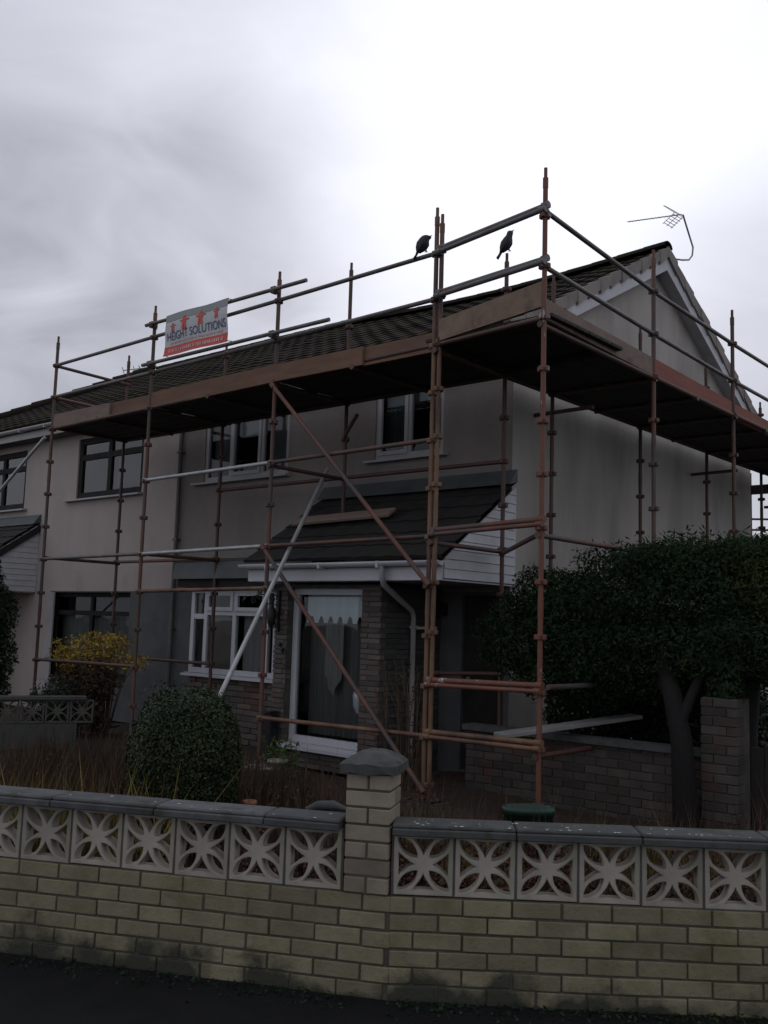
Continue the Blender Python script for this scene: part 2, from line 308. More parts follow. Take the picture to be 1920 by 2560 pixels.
def blob_pts(cs, n, shell=.55, lump_k=1.):
    """points through a set of ellipsoids (centre, radii): denser near the skin"""
    P = []; Q = []; vol = np.array([r[0]*r[1]+r[0]*r[2]+r[1]*r[2] for c, r in cs]); k = (vol/vol.sum()*n).astype(int)
    for (c, r), kk in zip(cs, k):
        d = rng.normal(0, 1, (kk, 3)); d /= np.linalg.norm(d, axis=1)[:, None]
        s = shell+(1-shell)*rng.uniform(0, 1, kk)**.6
        lump = 1+lump_k*.10*np.sin(d[:, 0]*7+c[0]*3)*np.cos(d[:, 1]*6+c[1])+lump_k*.08*np.sin(d[:, 2]*9+c[2]*5)
        P.append(np.array(c)+d*np.array(r)*(s*lump)[:, None]); Q.append(d)
    return np.concatenate(P), np.concatenate(Q)

def wall_face(mb, x0, x1, z0, z1, holes, y, rev=.12, mi=0, ax='x'):
    """vertical wall skin at y with rectangular holes and reveals going in by rev"""
    xs = sorted({x0, x1, *[h[0] for h in holes], *[h[1] for h in holes]}); zs = sorted({z0, z1, *[h[2] for h in holes], *[h[3] for h in holes]})
    P = (lambda a, b, c: (a, b, c)) if ax == 'x' else (lambda a, b, c: (b, a, c))
    for i in range(len(xs)-1):
        for j in range(len(zs)-1):
            cx, cz = (xs[i]+xs[i+1])/2, (zs[j]+zs[j+1])/2
            if any(h[0] < cx < h[1] and h[2] < cz < h[3] for h in holes): continue
            mb.quad(P(xs[i], y, zs[j]), P(xs[i+1], y, zs[j]), P(xs[i+1], y, zs[j+1]), P(xs[i], y, zs[j+1]), mi)
    for a, b, c, d in holes:
        for (p, q) in (((a, c), (b, c)), ((b, c), (b, d)), ((b, d), (a, d)), ((a, d), (a, c))):
            mb.quad(P(p[0], y, p[1]), P(q[0], y, q[1]), P(q[0], y+rev, q[1]), P(p[0], y+rev, p[1]), mi)

def bricks(mb, o, u, n, length, z0, courses, holes=(), L_=.228, H=.072, J=.010, T=.1, mi=0, jit=.0022, off0=0., ch=.004):
    """individual bricks on a wall face: origin o (x,y), unit direction u, outward normal n"""
    u = Vector((*u, 0)); n = Vector((*n, 0)); o = Vector((*o, 0))
    for c in range(courses):
        off = (0 if c % 2 else -(L_+J)/2)+off0; a = off
        zc = z0+c*(H+J)+H/2+J/2
        while a < length:
            b = min(a+L_, length); a0 = max(a, 0)
            segs = [(a0, b)]
            for h in holes:
                if h[2] < zc < h[3]: segs = [q for (p0, p1) in segs for q in ((p0, min(p1, h[0])), (max(p0, h[1]), p1)) if q[1]-q[0] > .03]
            for (a0, b) in segs:
                if b-a0 < .02: continue
                cen = o+u*((a0+b)/2+random.gauss(0, jit*.6))+n*(-T/2+random.gauss(0, jit))+Z*(zc+random.gauss(0, jit*.5))
                tw = random.gauss(0, .006); uu = (u*math.cos(tw)+Z*math.sin(tw)); zz = (Z*math.cos(tw)-u*math.sin(tw))
                mb.obox(cen, uu, n, zz, (b-a0)/2, T/2, H/2, mi, ch)
            a += L_+J

# ------------------------------------------------------------------ ground
GZ = -1.74
g = MB(); g.box(-300, 300, -300, 300, -2.6, -1.84); tag(g.build('ground', 'land'), kind='structure')
# pavement this side of the garden wall
g = MB(); g.add([(-16, -30, -1.80), (20, -30, -1.80), (20, 16, -1.80), (4, 10.2, -1.80), (-1, 5.5, -1.80), (-3.25, 3.76, -1.80), (-16, -2.8, -1.80)], [(0, 1, 2, 3, 4, 5, 6)]); tag(g.build('pavement', 'asphalt'), kind='structure')
# garden soil: gently uneven sheet
nx, ny = 90, 60; vs = []; fs = []
def inside(px, py):  # garden side of the front wall
    return True
for j in range(ny+1):
    for i in range(nx+1):
        s = i/nx; t = j/ny
        if s < .62: a = s/.62; fx, fy = -24+a*(24-3.27), -6.75+a*(6.75+3.78)
        else: a = (s-.62)/.38; fx, fy = -3.27+a*5.3, 3.78+a*5.3*.797
        bx, by = -24+s*26.5, 9.48
        if by < fy: by = fy+.1
        px, py = fx+(bx-fx)*t, fy+.12+(by-fy-.12)*t
        vs.append((px, py, GZ+.03*math.sin(px*2.1+py)+.02*math.sin(py*3.7-px*1.3)+random.gauss(0, .008)))
for j in range(ny):
    for i in range(nx): a = j*(nx+1)+i; fs.append((a, a+1, a+nx+2, a+nx+1))
g = MB(); g.add(vs, fs, 0, True); tag(g.build('garden_soil', 'soil'), kind='structure')
g = MB(); g.box(-30, 12, 9.46, 23, -1.9, GZ-.02); tag(g.build('path', 'asphalt'), kind='structure')

# ------------------------------------------------------------------ the semi-detached house (ours)
FY, GX = 9.5, -6.3          # facade plane, gable plane
RY = 17.06; PX = -12.6      # rear, party line
CY = (FY+RY)/2; RZ = 5.68; EZ = 3.46   # ridge and eaves
slope = (RZ-EZ)/(CY-(FY-.35))
house = empty('semi_detached_house', 'grey roughcast semi-detached house with scaffolding on its front and gable, white framed windows', 'house')

W3 = (-12.03, -10.13, 2.10, 3.16); W4 = (-8.47, -7.33, 2.14, 3.16); BAY = (-11.72, -9.85)
f = MB()
DOOR = (-7.02, -6.40, GZ, .42)
wall_face(f, PX, GX, .40, 3.40, [W3, W4], FY)
wall_face(f, PX, GX, GZ, .40, [(-11.5, -10.0, -.8, .38), (-6.98, -6.38, GZ+.05, .36)], FY, mi=1)
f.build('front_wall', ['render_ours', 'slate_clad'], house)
f = MB()
n = 1
apex = RZ-.10
f.add([(GX, FY, GZ), (GX, RY, GZ), (GX, RY, 3.40), (GX, CY, apex), (GX, FY, 3.40)], [(0, 1, 2, 3, 4)], 0)
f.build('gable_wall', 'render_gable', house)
f = MB(); f.quad((PX, RY, GZ), (GX, RY, GZ), (GX, RY, 3.4), (PX, RY, 3.4)); f.build('rear_wall', 'render_gable', house)
f = MB(); f.box(PX+.05, GX-.05, FY+.9, FY+1.0, GZ, 3.3); f.box(PX+.05, GX-.05, FY+.12, FY+.9, 1.0, 1.2); f.box(PX+.05, GX-.05, FY+.12, RY-.1, 3.3, 3.38); f.build('interior', 'interior', house)

def roof_tiles(name, x0, x1, ya, za, yb, zb, parent, m='tile', gauge=.33, tw=.30, hipx=None, amp=.015, seg=6, wob=.0, sag=0.):
    """interlocking tiles: stepped courses with a rolled profile, from eave (ya,za) to ridge (yb,zb)"""
    Ls = math.hypot(yb-ya, zb-za); nc = max(1, round(Ls/gauge)); dy, dz = (yb-ya)/Ls, (zb-za)/Ls; ny_, nz_ = -dz*(1 if dy > 0 else -1), abs(dy)
    mb = MB(); ns = int((x1-x0)/tw*seg)
    for c in range(nc):
        s0, s1 = Ls*c/nc, Ls*(c+1)/nc+.02
        xa = x0
        if hipx is not None: xa = max(x0, hipx+(yb-ya)*(c/nc)*1.0*(1 if yb > ya else -1))
        rows = []
        j1 = random.gauss(0, .003)
        for (s, h) in ((s0, .0), (s0, .034), (s1, .012)):
            r = []
            for i in range(ns+1):
                x = x0+(x1-x0)*i/ns; ph = (x-x0)/tw; k = math.floor(ph); fr = ph-k
                prof = amp*(math.sin(fr*2*math.pi)*.5+.5)*(1 if h else 0)
                rnd = .004*math.sin(k*12.9+c*7.7)
                xx = max(x, xa)
                sg = -sag*math.sin(math.pi*min(1, max(0, (x-x0)/(x1-x0))))*(s/Ls)
                r.append((xx, ya+dy*s+ny_*(h+prof+rnd), za+dz*s+nz_*(h+prof+rnd)+sg))
            rows.append(r)
        vs = sum(rows, []); m_ = ns+1; fs = []
        for j in range(2):
            for i in range(ns):
                if vs[j*m_+i][0] == vs[j*m_+i+1][0]: continue
                fs.append((j*m_+i, j*m_+i+1, (j+1)*m_+i+1, (j+1)*m_+i))
        mb.add(vs, fs)
    o = mb.build(name, m, parent, fix=False); return o
def ridge(x0, x1, y, z, parent, m='tile', sag=0., xs=None):
    mb = MB(); x = x0; k = 0; a0, a1 = xs or (x0, x1)
    while x < x1-.01:
        xe = min(x+.44, x1); n = 10; ring = []
        for (xx, r) in ((x, .125), (xe+.02, .118)):
            sg = -sag*math.sin(math.pi*(xx-a0)/(a1-a0)) if sag else 0
            ring += [(xx, y+r*math.cos(t)*1.15, z+sg-.03+r*math.sin(t)*.8) for t in [math.pi*i/n for i in range(n+1)]]
        mb.add(ring, [(i, i+1, n+2+i, n+1+i) for i in range(n)], 0, True)
        x = xe; k += 1
    return mb.build('ridge_tiles', m, parent, fix=False)
OX = GX+.20    # verge overhang
rf = roof_tiles('roof', PX, OX, FY-.38, EZ, CY, RZ, house, sag=.12)
roof_tiles('rear_roof', PX, OX, RY+.38, EZ, CY, RZ, house, sag=.12)
ridge(PX, OX, CY, RZ+.06, rf, sag=.12)
# verge: stepped cloaked tile ends over white barge boards
vg = MB(); nt_ = 14
for side in (1, -1):
    ya = FY-.38 if side == 1 else RY+.38
    for c in range(nt_):
        t0, t1 = c/nt_, (c+1)/nt_
        y0, y1 = ya+(CY-ya)*t0, ya+(CY-ya)*(t1+.004); z0, z1 = EZ+(RZ-EZ)*t0, EZ+(RZ-EZ)*(t1+.004)
        d = random.uniform(-.006, .006); x0 = OX-.01; x1 = OX+.018+d+.014*(c % 2)
        vg.prism([(x0, y0, z0+.055), (x0, y1, z1+.03), (x0, y1-.012, z1-.115), (x0, y0+.005, z0-.165+d)], (x1-x0, 0, 0))
vg.build('verge', 'tile_verge', house)
bb = MB()
for side in (1, -1):
    ya = FY-.40 if side == 1 else RY+.40; za = EZ-.015
    a = Vector((OX-.035, ya, za-.10)); b = Vector((OX-.035, CY, RZ-.115)); 
    bb.prism([a, b, b-Z*.20, a-Z*.20], (.028, 0, 0))
    # plain soffit strip between board and wall
    bb.prism([a-Z*.17, b-Z*.17, b-Z*.185, a-Z*.185], (-(OX-.035-GX), 0, 0))
bb.build('barge_board', 'white_board', house)
gt = MB(); gt.box(PX, OX-.04, FY-.30, FY, EZ-.10, EZ-.08); gt.build('soffit', 'soffit', house)
def gutter(mb, x0, x1, y, z, r=.055, mi=0):
    n = 8; ring = []
    for x in (x0, x1):
        for rr in (r, r-.006):
            ring += [(x, y+rr*math.cos(t), z-rr*math.sin(t)) for t in [math.pi*i/n for i in range(n+1)]]
    k = n+1; fs = [(i, i+1, 2*k+i+1, 2*k+i) for i in range(n)]+[(k+i, k+i+1, 3*k+i+1, 3*k+i) for i in range(n)]+[(0, k, 3*k, 2*k), (n, k+n, 3*k+n, 2*k+n)]
    fs += [(i, i+1, k+i+1, k+i) for i in range(n)]+[(2*k+i, 2*k+i+1, 3*k+i+1, 3*k+i) for i in range(n)]
    mb.add(ring, fs, mi, True)
    x = x0+.5
    while x < x1: mb.box(x, x+.03, y-r-.004, y+r+.004, z-r-.012, z+.004, mi); x += .9
gt = MB(); gutter(gt, PX+.02, OX-.05, FY-.36, EZ-.01); gt.box(PX, OX-.05, FY-.305, FY-.285, EZ-.14, EZ+.01); gt.build('gutter', 'grey_gutter', house)
gt = MB(); gt.tube((PX+.02, FY-.055, 3.3), (PX+.02, FY-.055, GZ), .034)
for z in (2.6, 1.2, -.2): gt.box(PX-.035, PX+.075, FY-.09, FY, z, z+.03)
gt.build('downpipe', 'dark_pipe', house)

def window(parent, x0, x1, z0, z1, y, cols, m='upvc', fr=.055, depth=.06, transoms={}, sill=None, sill_m='upvc_dull', glass='glass', vents=(), blinds=(), sillh=.05, sillo=.10, sillx=(.12, .08), name='window', back=.0):
    """casement: outer frame + mullions at cols, transoms {col index: z}; vents get a second sash"""
    yy = y+back; w = MB(); d0, d1 = yy-depth/2, yy+depth/2
    w.box(x0, x1, d0, d1, z0, z0+fr); w.box(x0, x1, d0, d1, z1-fr, z1)
    w.box(x0, x0+fr, d0, d1, z0+fr, z1-fr); w.box(x1-fr, x1, d0, d1, z0+fr, z1-fr)
    edges = [x0+fr]+sum([[c-fr/2, c+fr/2] for c in cols], [])+[x1-fr]
    for c in cols: w.box(c-fr/2, c+fr/2, d0+.002, d1-.002, z0+fr, z1-fr)
    cells = []
    for k in range(len(cols)+1):
        a, b = edges[2*k], edges[2*k+1]
        if k in transoms:
            t = transoms[k]; w.box(a, b, d0+.004, d1-.004, t-fr/2, t+fr/2)
            cells += [(k, 0, a, b, z0+fr, t-fr/2), (k, 1, a, b, t+fr/2, z1-fr)]
        else: cells.append((k, 0, a, b, z0+fr, z1-fr))
    for (k, r, a, b, c, d) in cells:
        if (k, r) in vents:
            s = .042; e0, e1 = d0-.018, d0+.02
            w.box(a-.012, b+.012, e0, e1, c-.012, c+s); w.box(a-.012, b+.012, e0, e1, d-s, d+.012)
            w.box(a-.012, a+s, e0, e1, c+s, d-s); w.box(b-s, b+.012, e0, e1, c+s, d-s)
    o = w.build(name, m, parent)
    for (k, r, a, b, c, d) in cells:
        p = MB(); p.quad((a, yy+.004, c), (b, yy+.004, c), (b, yy+.004, d), (a, yy+.004, d)); p.build('pane', glass, o, fix=False)
    if sill:
        p = MB(); p.prism([(x0-sillx[0], y-sillo, z0-sillh), (x0-sillx[0], yy, z0-sillh+.0), (x0-sillx[0], yy, z0-.002), (x0-sillx[0], y-sillo, z0-.022)], (x1-x0+sillx[0]+sillx[1], 0, 0)); p.build('sill', sill_m, o)
    for (a, b, c, d, mm, nm) in blinds:
        p = MB(); k = int((b-a)/.03); vs = []
        for i in range(k+1):
            x = a+(b-a)*i/k; yb = yy+.10+(.012*math.sin(i*1.3)+.008*math.sin(i*.47) if nm == 'curtain' else 0)
            vs += [(x, yb, c), (x, yb, d)]
        p.add(vs, [(2*i, 2*i+2, 2*i+3, 2*i+1) for i in range(k)], 0, True); p.build(nm, mm, o, fix=False)
    return o
window(house, *W3, FY, [-11.42, -10.72], fr=.065, back=.05, sill=True, sill_m='upvc_dull', blinds=[(-11.35, -10.75, 2.75, 3.16, 'blind', 'blind'), (-11.97, -11.45, 2.3, 3.1, 'net', 'curtain'), (-10.66, -10.2, 2.2, 3.1, 'net', 'curtain')], sillx=(.2, .06), vents=[(1, 0)], glass='glass_dim', m='upvc_dull')
window(house, *W4, FY, [-7.90], fr=.06, back=.05, sill=True, blinds=[(-8.40, -7.95, 2.86, 3.14, 'blind', 'blind'), (-7.85, -7.4, 2.88, 3.14, 'blind', 'blind'), (-8.40, -7.95, 2.2, 2.86, 'net_dim', 'curtain'), (-7.62, -7.4, 2.16, 2.88, 'net', 'curtain')], vents=[(0, 0)], glass='glass_dim', m='upvc_dull')
# shallow bay with lead canopy
BY = 9.18
f = MB(); f.box(BAY[0], -9.84, BY+.02, FY-.01, GZ, -.86); f.build('bay_base', 'mortar', house)
f = MB(); bricks(f, (BAY[0], BY), (1, 0), (0, -1), 1.88, -1.74, 11, L_=.30, H=.07, T=.06, jit=.006, ch=.008); f.build('bay_stone', 'stone', house)
f = MB(); f.box(BAY[0]-.02, -9.84, BY-.02, FY-.01, -.86, -.815); f.build('bay_ledge', 'upvc', house)
window(house, BAY[0], -9.84, -.80, .44, BY, [-11.38, -10.74, -10.06], fr=.075, transoms={0: .02, 1: .08, 2: .08, 3: .08}, vents=[(1, 1), (2, 1)], sill=True, sill_m='upvc', blinds=[(-11.33, -10.8, -.74, .06, 'beige_blind', 'blind'), (-10.66, -10.15, -.74, .06, 'net', 'curtain')], sillx=(.10, .05), name='bay_window')
f = MB(); f.box(BAY[0]+.001, BAY[0]+.04, BY+.035, FY, -.80, .44); f.build('bay_cheek', 'upvc', house)
f = MB(); f.prism([(-11.92, BY-.26, .56), (-11.92, FY-.003, .56), (-11.92, FY-.003, .90), (-11.92, BY-.22, .80)], (2.9, 0, 0)); f.build('bay_canopy', 'lead', house)
f = MB(); f.box(-11.86, -9.1, BY-.20, FY-.004, .44, .557); f.build('canopy_fascia', 'brown_frame', house)
# porch: walls
PY = 8.38; SX = -7.30
porch = MB()
bricks(porch, (-9.06, PY), (1, 0), (0, -1), 9.06+SX, GZ, 36, holes=[(.22, 1.46, -1.52, .40)], L_=.34, H=.050, T=.09, jit=.004)
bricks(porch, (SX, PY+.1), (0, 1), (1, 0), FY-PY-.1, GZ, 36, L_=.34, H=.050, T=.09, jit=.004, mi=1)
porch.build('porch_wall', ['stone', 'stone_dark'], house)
f = MB(); wall_face(f, -9.05, SX-.01, GZ, .44, [(-8.84, -7.60, -1.50, .40)], PY+.012, rev=.18); f.quad((SX-.012, PY+.012, GZ), (SX-.012, FY, GZ), (SX-.012, FY, .44), (SX-.012, PY+.012, .44)); f.quad((-9.05, PY+.012, GZ), (-9.05, FY, GZ), (-9.05, FY, .44), (-9.05, PY+.012, .44)); f.build('porch_core', 'mortar', house)
w = window(house, -8.84, -7.60, -1.47, .405, PY+.14, [], fr=.085, sill=True, sill_m='upvc', sillh=.06, sillo=.23, sillx=(-.005, -.005), name='porch_window', glass='glass')
# scalloped roller blind, hanging net and small things inside the porch window
bm_ = MB(); x0, x1 = -8.68, -7.72; n = 60; vs = []
for i in range(n+1):
    x = x0+(x1-x0)*i/n; ph = ((x-x0)/(x1-x0)*6.0) % 1.0
    zb = -.02+(.085*math.sqrt(max(0, 1-((ph-.5)/.24)**2)) if abs(ph-.5) < .24 else 0)
    vs += [(x, PY+.20, zb), (x, PY+.20, .34)]
bm_.add(vs, [(2*i, 2*i+2, 2*i+3, 2*i+1) for i in range(n)]); bm_.build('blind', 'blind_green', w, fix=False)
bm_ = MB(); vs = []; n = 16
for i in range(n+1):
    t = i/n; x = -8.42+.32*t; yb = PY+.27+.02*math.sin(i*1.1); zb = -.62-.28*(1-abs(2*t-.9))
    vs += [(x, yb, zb), (x, yb, .0)]
bm_.add(vs, [(2*i, 2*i+2, 2*i+3, 2*i+1) for i in range(n)], 0, True); bm_.build('curtain', 'net', w, fix=False)
bm_ = MB(); vs = []; n = 44
for i in range(n+1): x = -8.76+1.10*i/n; yb = PY+.36+.014*math.sin(i*1.25)+.01*math.sin(i*.4); vs += [(x, yb, -1.38), (x, yb, .34)]
bm_.add(vs, [(2*i, 2*i+2, 2*i+3, 2*i+1) for i in range(n)], 0, True); bm_.build('curtain', 'net_dim', w, fix=False)  # full-width dim net added to lift the dark glass to grey
f = MB(); f.box(SX-1.75, SX-.02, FY+.02, FY+.06, GZ, .44); f.box(-9.0, SX-.05, PY+1.0, PY+1.03, GZ, .4); f.build('porch_back', 'interior', house)
pot = MB(); pot.path([(-7.78, PY+.24, -1.06), (-7.78, PY+.24, -.98), (-7.78, PY+.24, -.84), (-7.78, PY+.24, -.78)], [.05, .09, .10, .07], 14); pot.build('vase', 'blind', w)
# porch roof
PRX0, PRX1 = -9.36, -6.22; e_y, e_z, t_y, t_z = 8.10, .70, 9.49, 1.66
pr = roof_tiles('porch_roof', PRX0, PRX1, e_y, e_z, t_y, t_z, house, m='porch_tile', gauge=.30, amp=.012, tw=.33)
f = MB(); f.prism([(PRX0, FY-.16, t_z-.02), (PRX0, FY-.004, t_z+.02), (PRX0, FY-.004, t_z+.17), (PRX0, FY-.02, t_z+.17)], (PRX1-PRX0, 0, 0)); f.build('flashing', 'lead', pr)
f = MB(); f.box(PRX0+.05, PRX1-.03, e_y+.03, e_y+.05, .47, .65); f.box(PRX0+.05, PRX1-.03, e_y+.052, FY-.004, .465, .48); f.build('fascia', 'upvc', house)
f = MB(); gutter(f, PRX0-.02, PRX1+.01, e_y-.035, .672, .056); f.build('porch_gutter', 'upvc', house)
f = MB(); nb = 11
for k in range(nb):                                   # shiplap boards on the porch end
    z0 = .49+k*.103; z1 = z0+.098
    yl = lambda z: e_y+.055+(max(z, e_z+.0)-e_z)/(t_z-e_z)*(t_y-e_y)
    if yl(z0) > FY-.05: break
    f.prism([(PRX1-.03, yl(z0)+.0, z0), (PRX1-.03, FY-.005, z0), (PRX1-.03, FY-.005, z1), (PRX1-.03, min(yl(z1), FY-.01), z1)], (.016+.0, 0, 0))
    f.prism([(PRX1-.014, yl(z0)+.0, z0), (PRX1-.014, FY-.005, z0), (PRX1-.014, FY-.005, z0+.02), (PRX1-.014, yl(z0)+.02, z0+.02)], (.008, 0, 0))
f.build('shiplap', 'white_board', house)
f = MB(); f.quad((PRX1-.035, e_y+.05, .48), (PRX1-.035, FY-.004, .48), (PRX1-.035, FY-.004, 1.6), (PRX1-.035, e_y+.05, .66)); f.build('porch_gable', 'dark_pipe', house)
f = MB(); f.path([(-7.03, e_y-.035, .63), (-7.03, e_y-.035, .50), (-7.05, e_y+.03, .42), (-7.24, 8.85, .16), (-7.262, 8.92, .08), (-7.262, 8.93, -1.7)], .033, 10)
f.box(-7.30, -7.22, 8.89, 8.97, -.05, -.02); f.tube((-7.26, 8.93, -.05), (-7.05, 9.1, -.04), .018, 6); f.build('porch_downpipe', 'upvc_dull', house)
# front door under the porch, lamp, lantern
f = MB(); f.box(-6.98, -6.38, FY+.05, FY+.09, GZ+.05, .36); 
for zz in (-1.4, -.5): f.box(-6.88, -6.48, FY+.035, FY+.05, zz, zz+.65)
dr = f.build('front_door', 'brown_frame', house); f = MB(); f.box(-6.90, -6.86, FY+.0, FY+.035, -.72, -.60); f.build('door_handle', 'alu', dr)
def lantern(parent, x, y, z, s=1.0):
    b = MB(); b.box(x-.04*s, x+.04*s, y-.02, y, z-.09*s, z+.06*s); b.tube((x, y-.01, z+.02*s), (x, y-.11*s, z+.07*s), .01, 6)
    o = b.build('wall_lamp', 'iron', parent)
    c = MB(); yy = y-.12*s; c.path([(x, yy, z+.10*s), (x, yy, z+.07*s), (x, yy, z+.03*s)], [.006, .05*s, .075*s], 6); c.path([(x, yy, z-.12*s), (x, yy, z-.10*s)], [.02*s, .04*s], 6)
    for k in range(6):
        t = k*math.pi/3; c.tube((x+.07*s*math.cos(t), yy+.07*s*math.sin(t), z+.03*s), (x+.042*s*math.cos(t), yy+.042*s*math.sin(t), z-.10*s), .006, 4)
    c.build('lamp_cage', 'iron', o)
lantern(house, -7.24, FY-.005, .2, 1.0)
# wrought iron scroll bracket and hanging lantern left of the porch window
b = MB(); bx, bz = -8.97, .30; yb = PY-.03
b.box(bx-.012, bx+.012, yb-.004, yb+.03, bz-.45, bz+.06)
def scroll(cx, cz, r, turns, a0, dr=1):
    pts = []
    for i in range(22):
        t = i/21; a = a0+dr*turns*2*math.pi*t; rr = r*(1-.75*t); pts.append((cx+rr*math.cos(a), yb-.02, cz+rr*math.sin(a)))
    b.path(pts, .008, 5)
b.path([(bx, yb-.02, bz), (bx-.2, yb-.04, bz+.02), (bx-.42, yb-.06, bz-.01)], .008, 5)
b.path([(bx, yb-.02, bz-.12), (bx-.15, yb-.04, bz-.10), (bx-.38, yb-.06, bz-.01)], .008, 5)
for a in ((bx-.10, bz-.06, .05, 1.4, 0), (bx-.22, bz-.04, .04, 1.4, 2), (bx-.34, bz+.05, .045, 1.5, 3.6), (bx-.08, bz+.08, .05, 1.3, -1), (bx-.05, bz-.24, .05, 1.5, 1.4), (bx-.44, bz-.06, .05, 1.4, 1.3), (bx-.06, bz-.36, .045, 1.4, 4)): scroll(*a)
b.tube((bx-.02, yb-.06, bz-.02), (bx-.02, yb-.06, bz-.12), .005, 5); b.path([(bx-.02, yb-.09, bz-.12), (bx-.02, yb-.09, bz-.18), (bx-.02, yb-.09, bz-.34), (bx-.02, yb-.09, bz-.40)], [.01, .055, .05, .015], 6)
b.build('iron_bracket', 'iron', house)
b = MB()
for (xx, zz) in ((-8.93, -.30), (-8.88, -.36)): b.path([(xx, PY-.012, zz-.025), (xx, PY-.02, zz), (xx, PY-.012, zz+.025)], [.012, .028, .008], 6)
b.build('wall_ornament', 'iron', house)

# ------------------------------------------------------------------ the neighbour's half
nb_ = empty('neighbouring_house', 'paler beige roughcast house joined on at the left, dark framed windows', 'house')
NX0 = -23.0
W2 = (-15.66, -13.66, 2.06, 3.14); W1 = (-19.5, -17.47, 1.99, 3.12); GWn = (-16.30, -13.80, -1.10, .38)
f = MB(); wall_face(f, NX0, PX-.004, .40, 3.40, [W2, W1], FY); wall_face(f, NX0, -16.30, GZ, .40, [], FY, mi=0)
wall_face(f, -16.30, PX-.004, GZ, .40, [GWn], FY+.003, mi=1, rev=.2)
f.quad((NX0, FY, GZ), (NX0, RY, GZ), (NX0, RY, 3.4), (NX0, FY, 3.4)); f.quad((NX0, RY, GZ), (PX, RY, GZ), (PX, RY, 3.4), (NX0, RY, 3.4))
f.build('front_wall', ['render_nb', 'slate_clad'], nb_)
f = MB(); f.box(NX0+.05, PX-.05, FY+.9, FY+1.0, GZ, 3.3); f.box(NX0+.05, PX-.05, FY+.12, FY+.9, 1.0, 1.2); f.box(NX0+.05, PX-.05, FY+.12, RY-.1, 3.3, 3.38); f.build('interior', 'interior', nb_)
hx = NX0-.05
nr = roof_tiles('roof', NX0-.05, PX-.006, FY-.38, EZ, CY, RZ, nb_, hipx=hx)
roof_tiles('rear_roof', NX0-.05, PX-.006, RY+.38, EZ, CY, RZ, nb_, hipx=hx)
ridge(-18.9, PX-.006, CY, RZ+.06, nr)
f = MB(); f.add([(hx, FY-.38, EZ), (hx, RY+.38, EZ), (hx+(CY-FY+.38), CY, RZ)], [(0, 1, 2)]); f.build('hip_roof', 'tile', nb_)
f = MB(); a = Vector((hx, FY-.38, EZ+.06)); b_ = Vector((hx+(CY-FY+.38), CY, RZ+.10))
for k in range(13): p, q = a.lerp(b_, k/13), a.lerp(b_, (k+1.05)/13); f.tube(p+Z*.0, q-Z*.02, .11, 8, r2=.10)
f.build('hip_tiles', 'tile', nb_)
f = MB(); gutter(f, NX0, PX-.03, FY-.37, EZ-.03, .06); f.box(NX0, PX-.03, FY-.31, FY-.28, EZ-.22, EZ-.09); f.build('gutter', 'upvc_dull', nb_)
f = MB(); f.box(NX0, PX-.03, FY-.279, FY-.003, EZ-.22, EZ-.2); f.build('soffit', 'soffit', nb_)
window(nb_, *W2, FY, [-14.70], m='brown_frame', fr=.10, back=.06, transoms={0: 2.80, 1: 2.80}, sill=True, sill_m='upvc_dull', glass='glass_sky', blinds=[(-14.62, -14.45, 2.15, 2.8, 'net', 'curtain')], sillx=(.3, .05))
window(nb_, *W1, FY, [-18.4], m='brown_frame', fr=.10, back=.06, transoms={0: 2.78, 1: 2.78}, sill=True, sill_m='upvc_dull', glass='glass_sky', sillx=(.1, .12))
window(nb_, *GWn, FY, [-15.1], m='brown_frame', fr=.08, back=.14, transoms={0: .02, 1: .02}, sill=False, glass='glass_dim', blinds=[(-16.2, -13.9, -1.0, .0, 'net', 'curtain')])
f = MB(); f.box(-16.34, -16.12, FY-.03, FY-.001, GZ, .38); f.build('pilaster', 'upvc_dull', nb_)
NPX1, NPX0 = -16.80, -20.6
pr = roof_tiles('porch_roof', NPX0, NPX1, e_y, e_z, t_y, t_z+.02, nb_, m='porch_tile', gauge=.30, amp=.012, tw=.33)
f = MB(); f.prism([(NPX0, FY-.16, t_z-.02), (NPX0, FY-.004, t_z+.02), (NPX0, FY-.004, t_z+.17), (NPX0, FY-.02, t_z+.17)], (NPX1-NPX0, 0, 0)); f.build('flashing', 'lead', pr)
f = MB(); 
a, b_ = Vector((NPX1-.03, e_y-.02, e_z-.03)), Vector((NPX1-.03, t_y, t_z-.03)); f.prism([a, b_, b_-Z*.13, a-Z*.13], (.05, 0, 0)); f.build('barge_board', 'brown_frame', nb_)
f = MB()
for k in range(12):
    z0 = .38+k*.103; z1 = z0+.098; yl = lambda z: e_y+.02+(max(z, e_z)-e_z)/(t_z-e_z)*(t_y-e_y)+.0
    if yl(z0) > FY-.05: break
    f.prism([(NPX1-.04, yl(z0), z0), (NPX1-.04, FY-.005, z0), (NPX1-.04, FY-.005, z1), (NPX1-.04, min(yl(z1), FY-.01), z1)], (.016, 0, 0))
    f.prism([(NPX1-.024, yl(z0), z0), (NPX1-.024, FY-.005, z0), (NPX1-.024, FY-.005, z0+.018), (NPX1-.024, yl(z0)+.02, z0+.018)], (.008, 0, 0))
f.build('shiplap', 'white_board', nb_)
f = MB(); f.box(NPX0+.3, NPX1-.9, 8.4, FY-.01, GZ, .44); f.box(NPX0, NPX1-.02, e_y+.03, e_y+.05, .40, .64); f.box(NPX0, NPX1-.045, e_y+.055, FY-.01, .36, .378); f.build('porch_wall', 'render_nb', nb_)

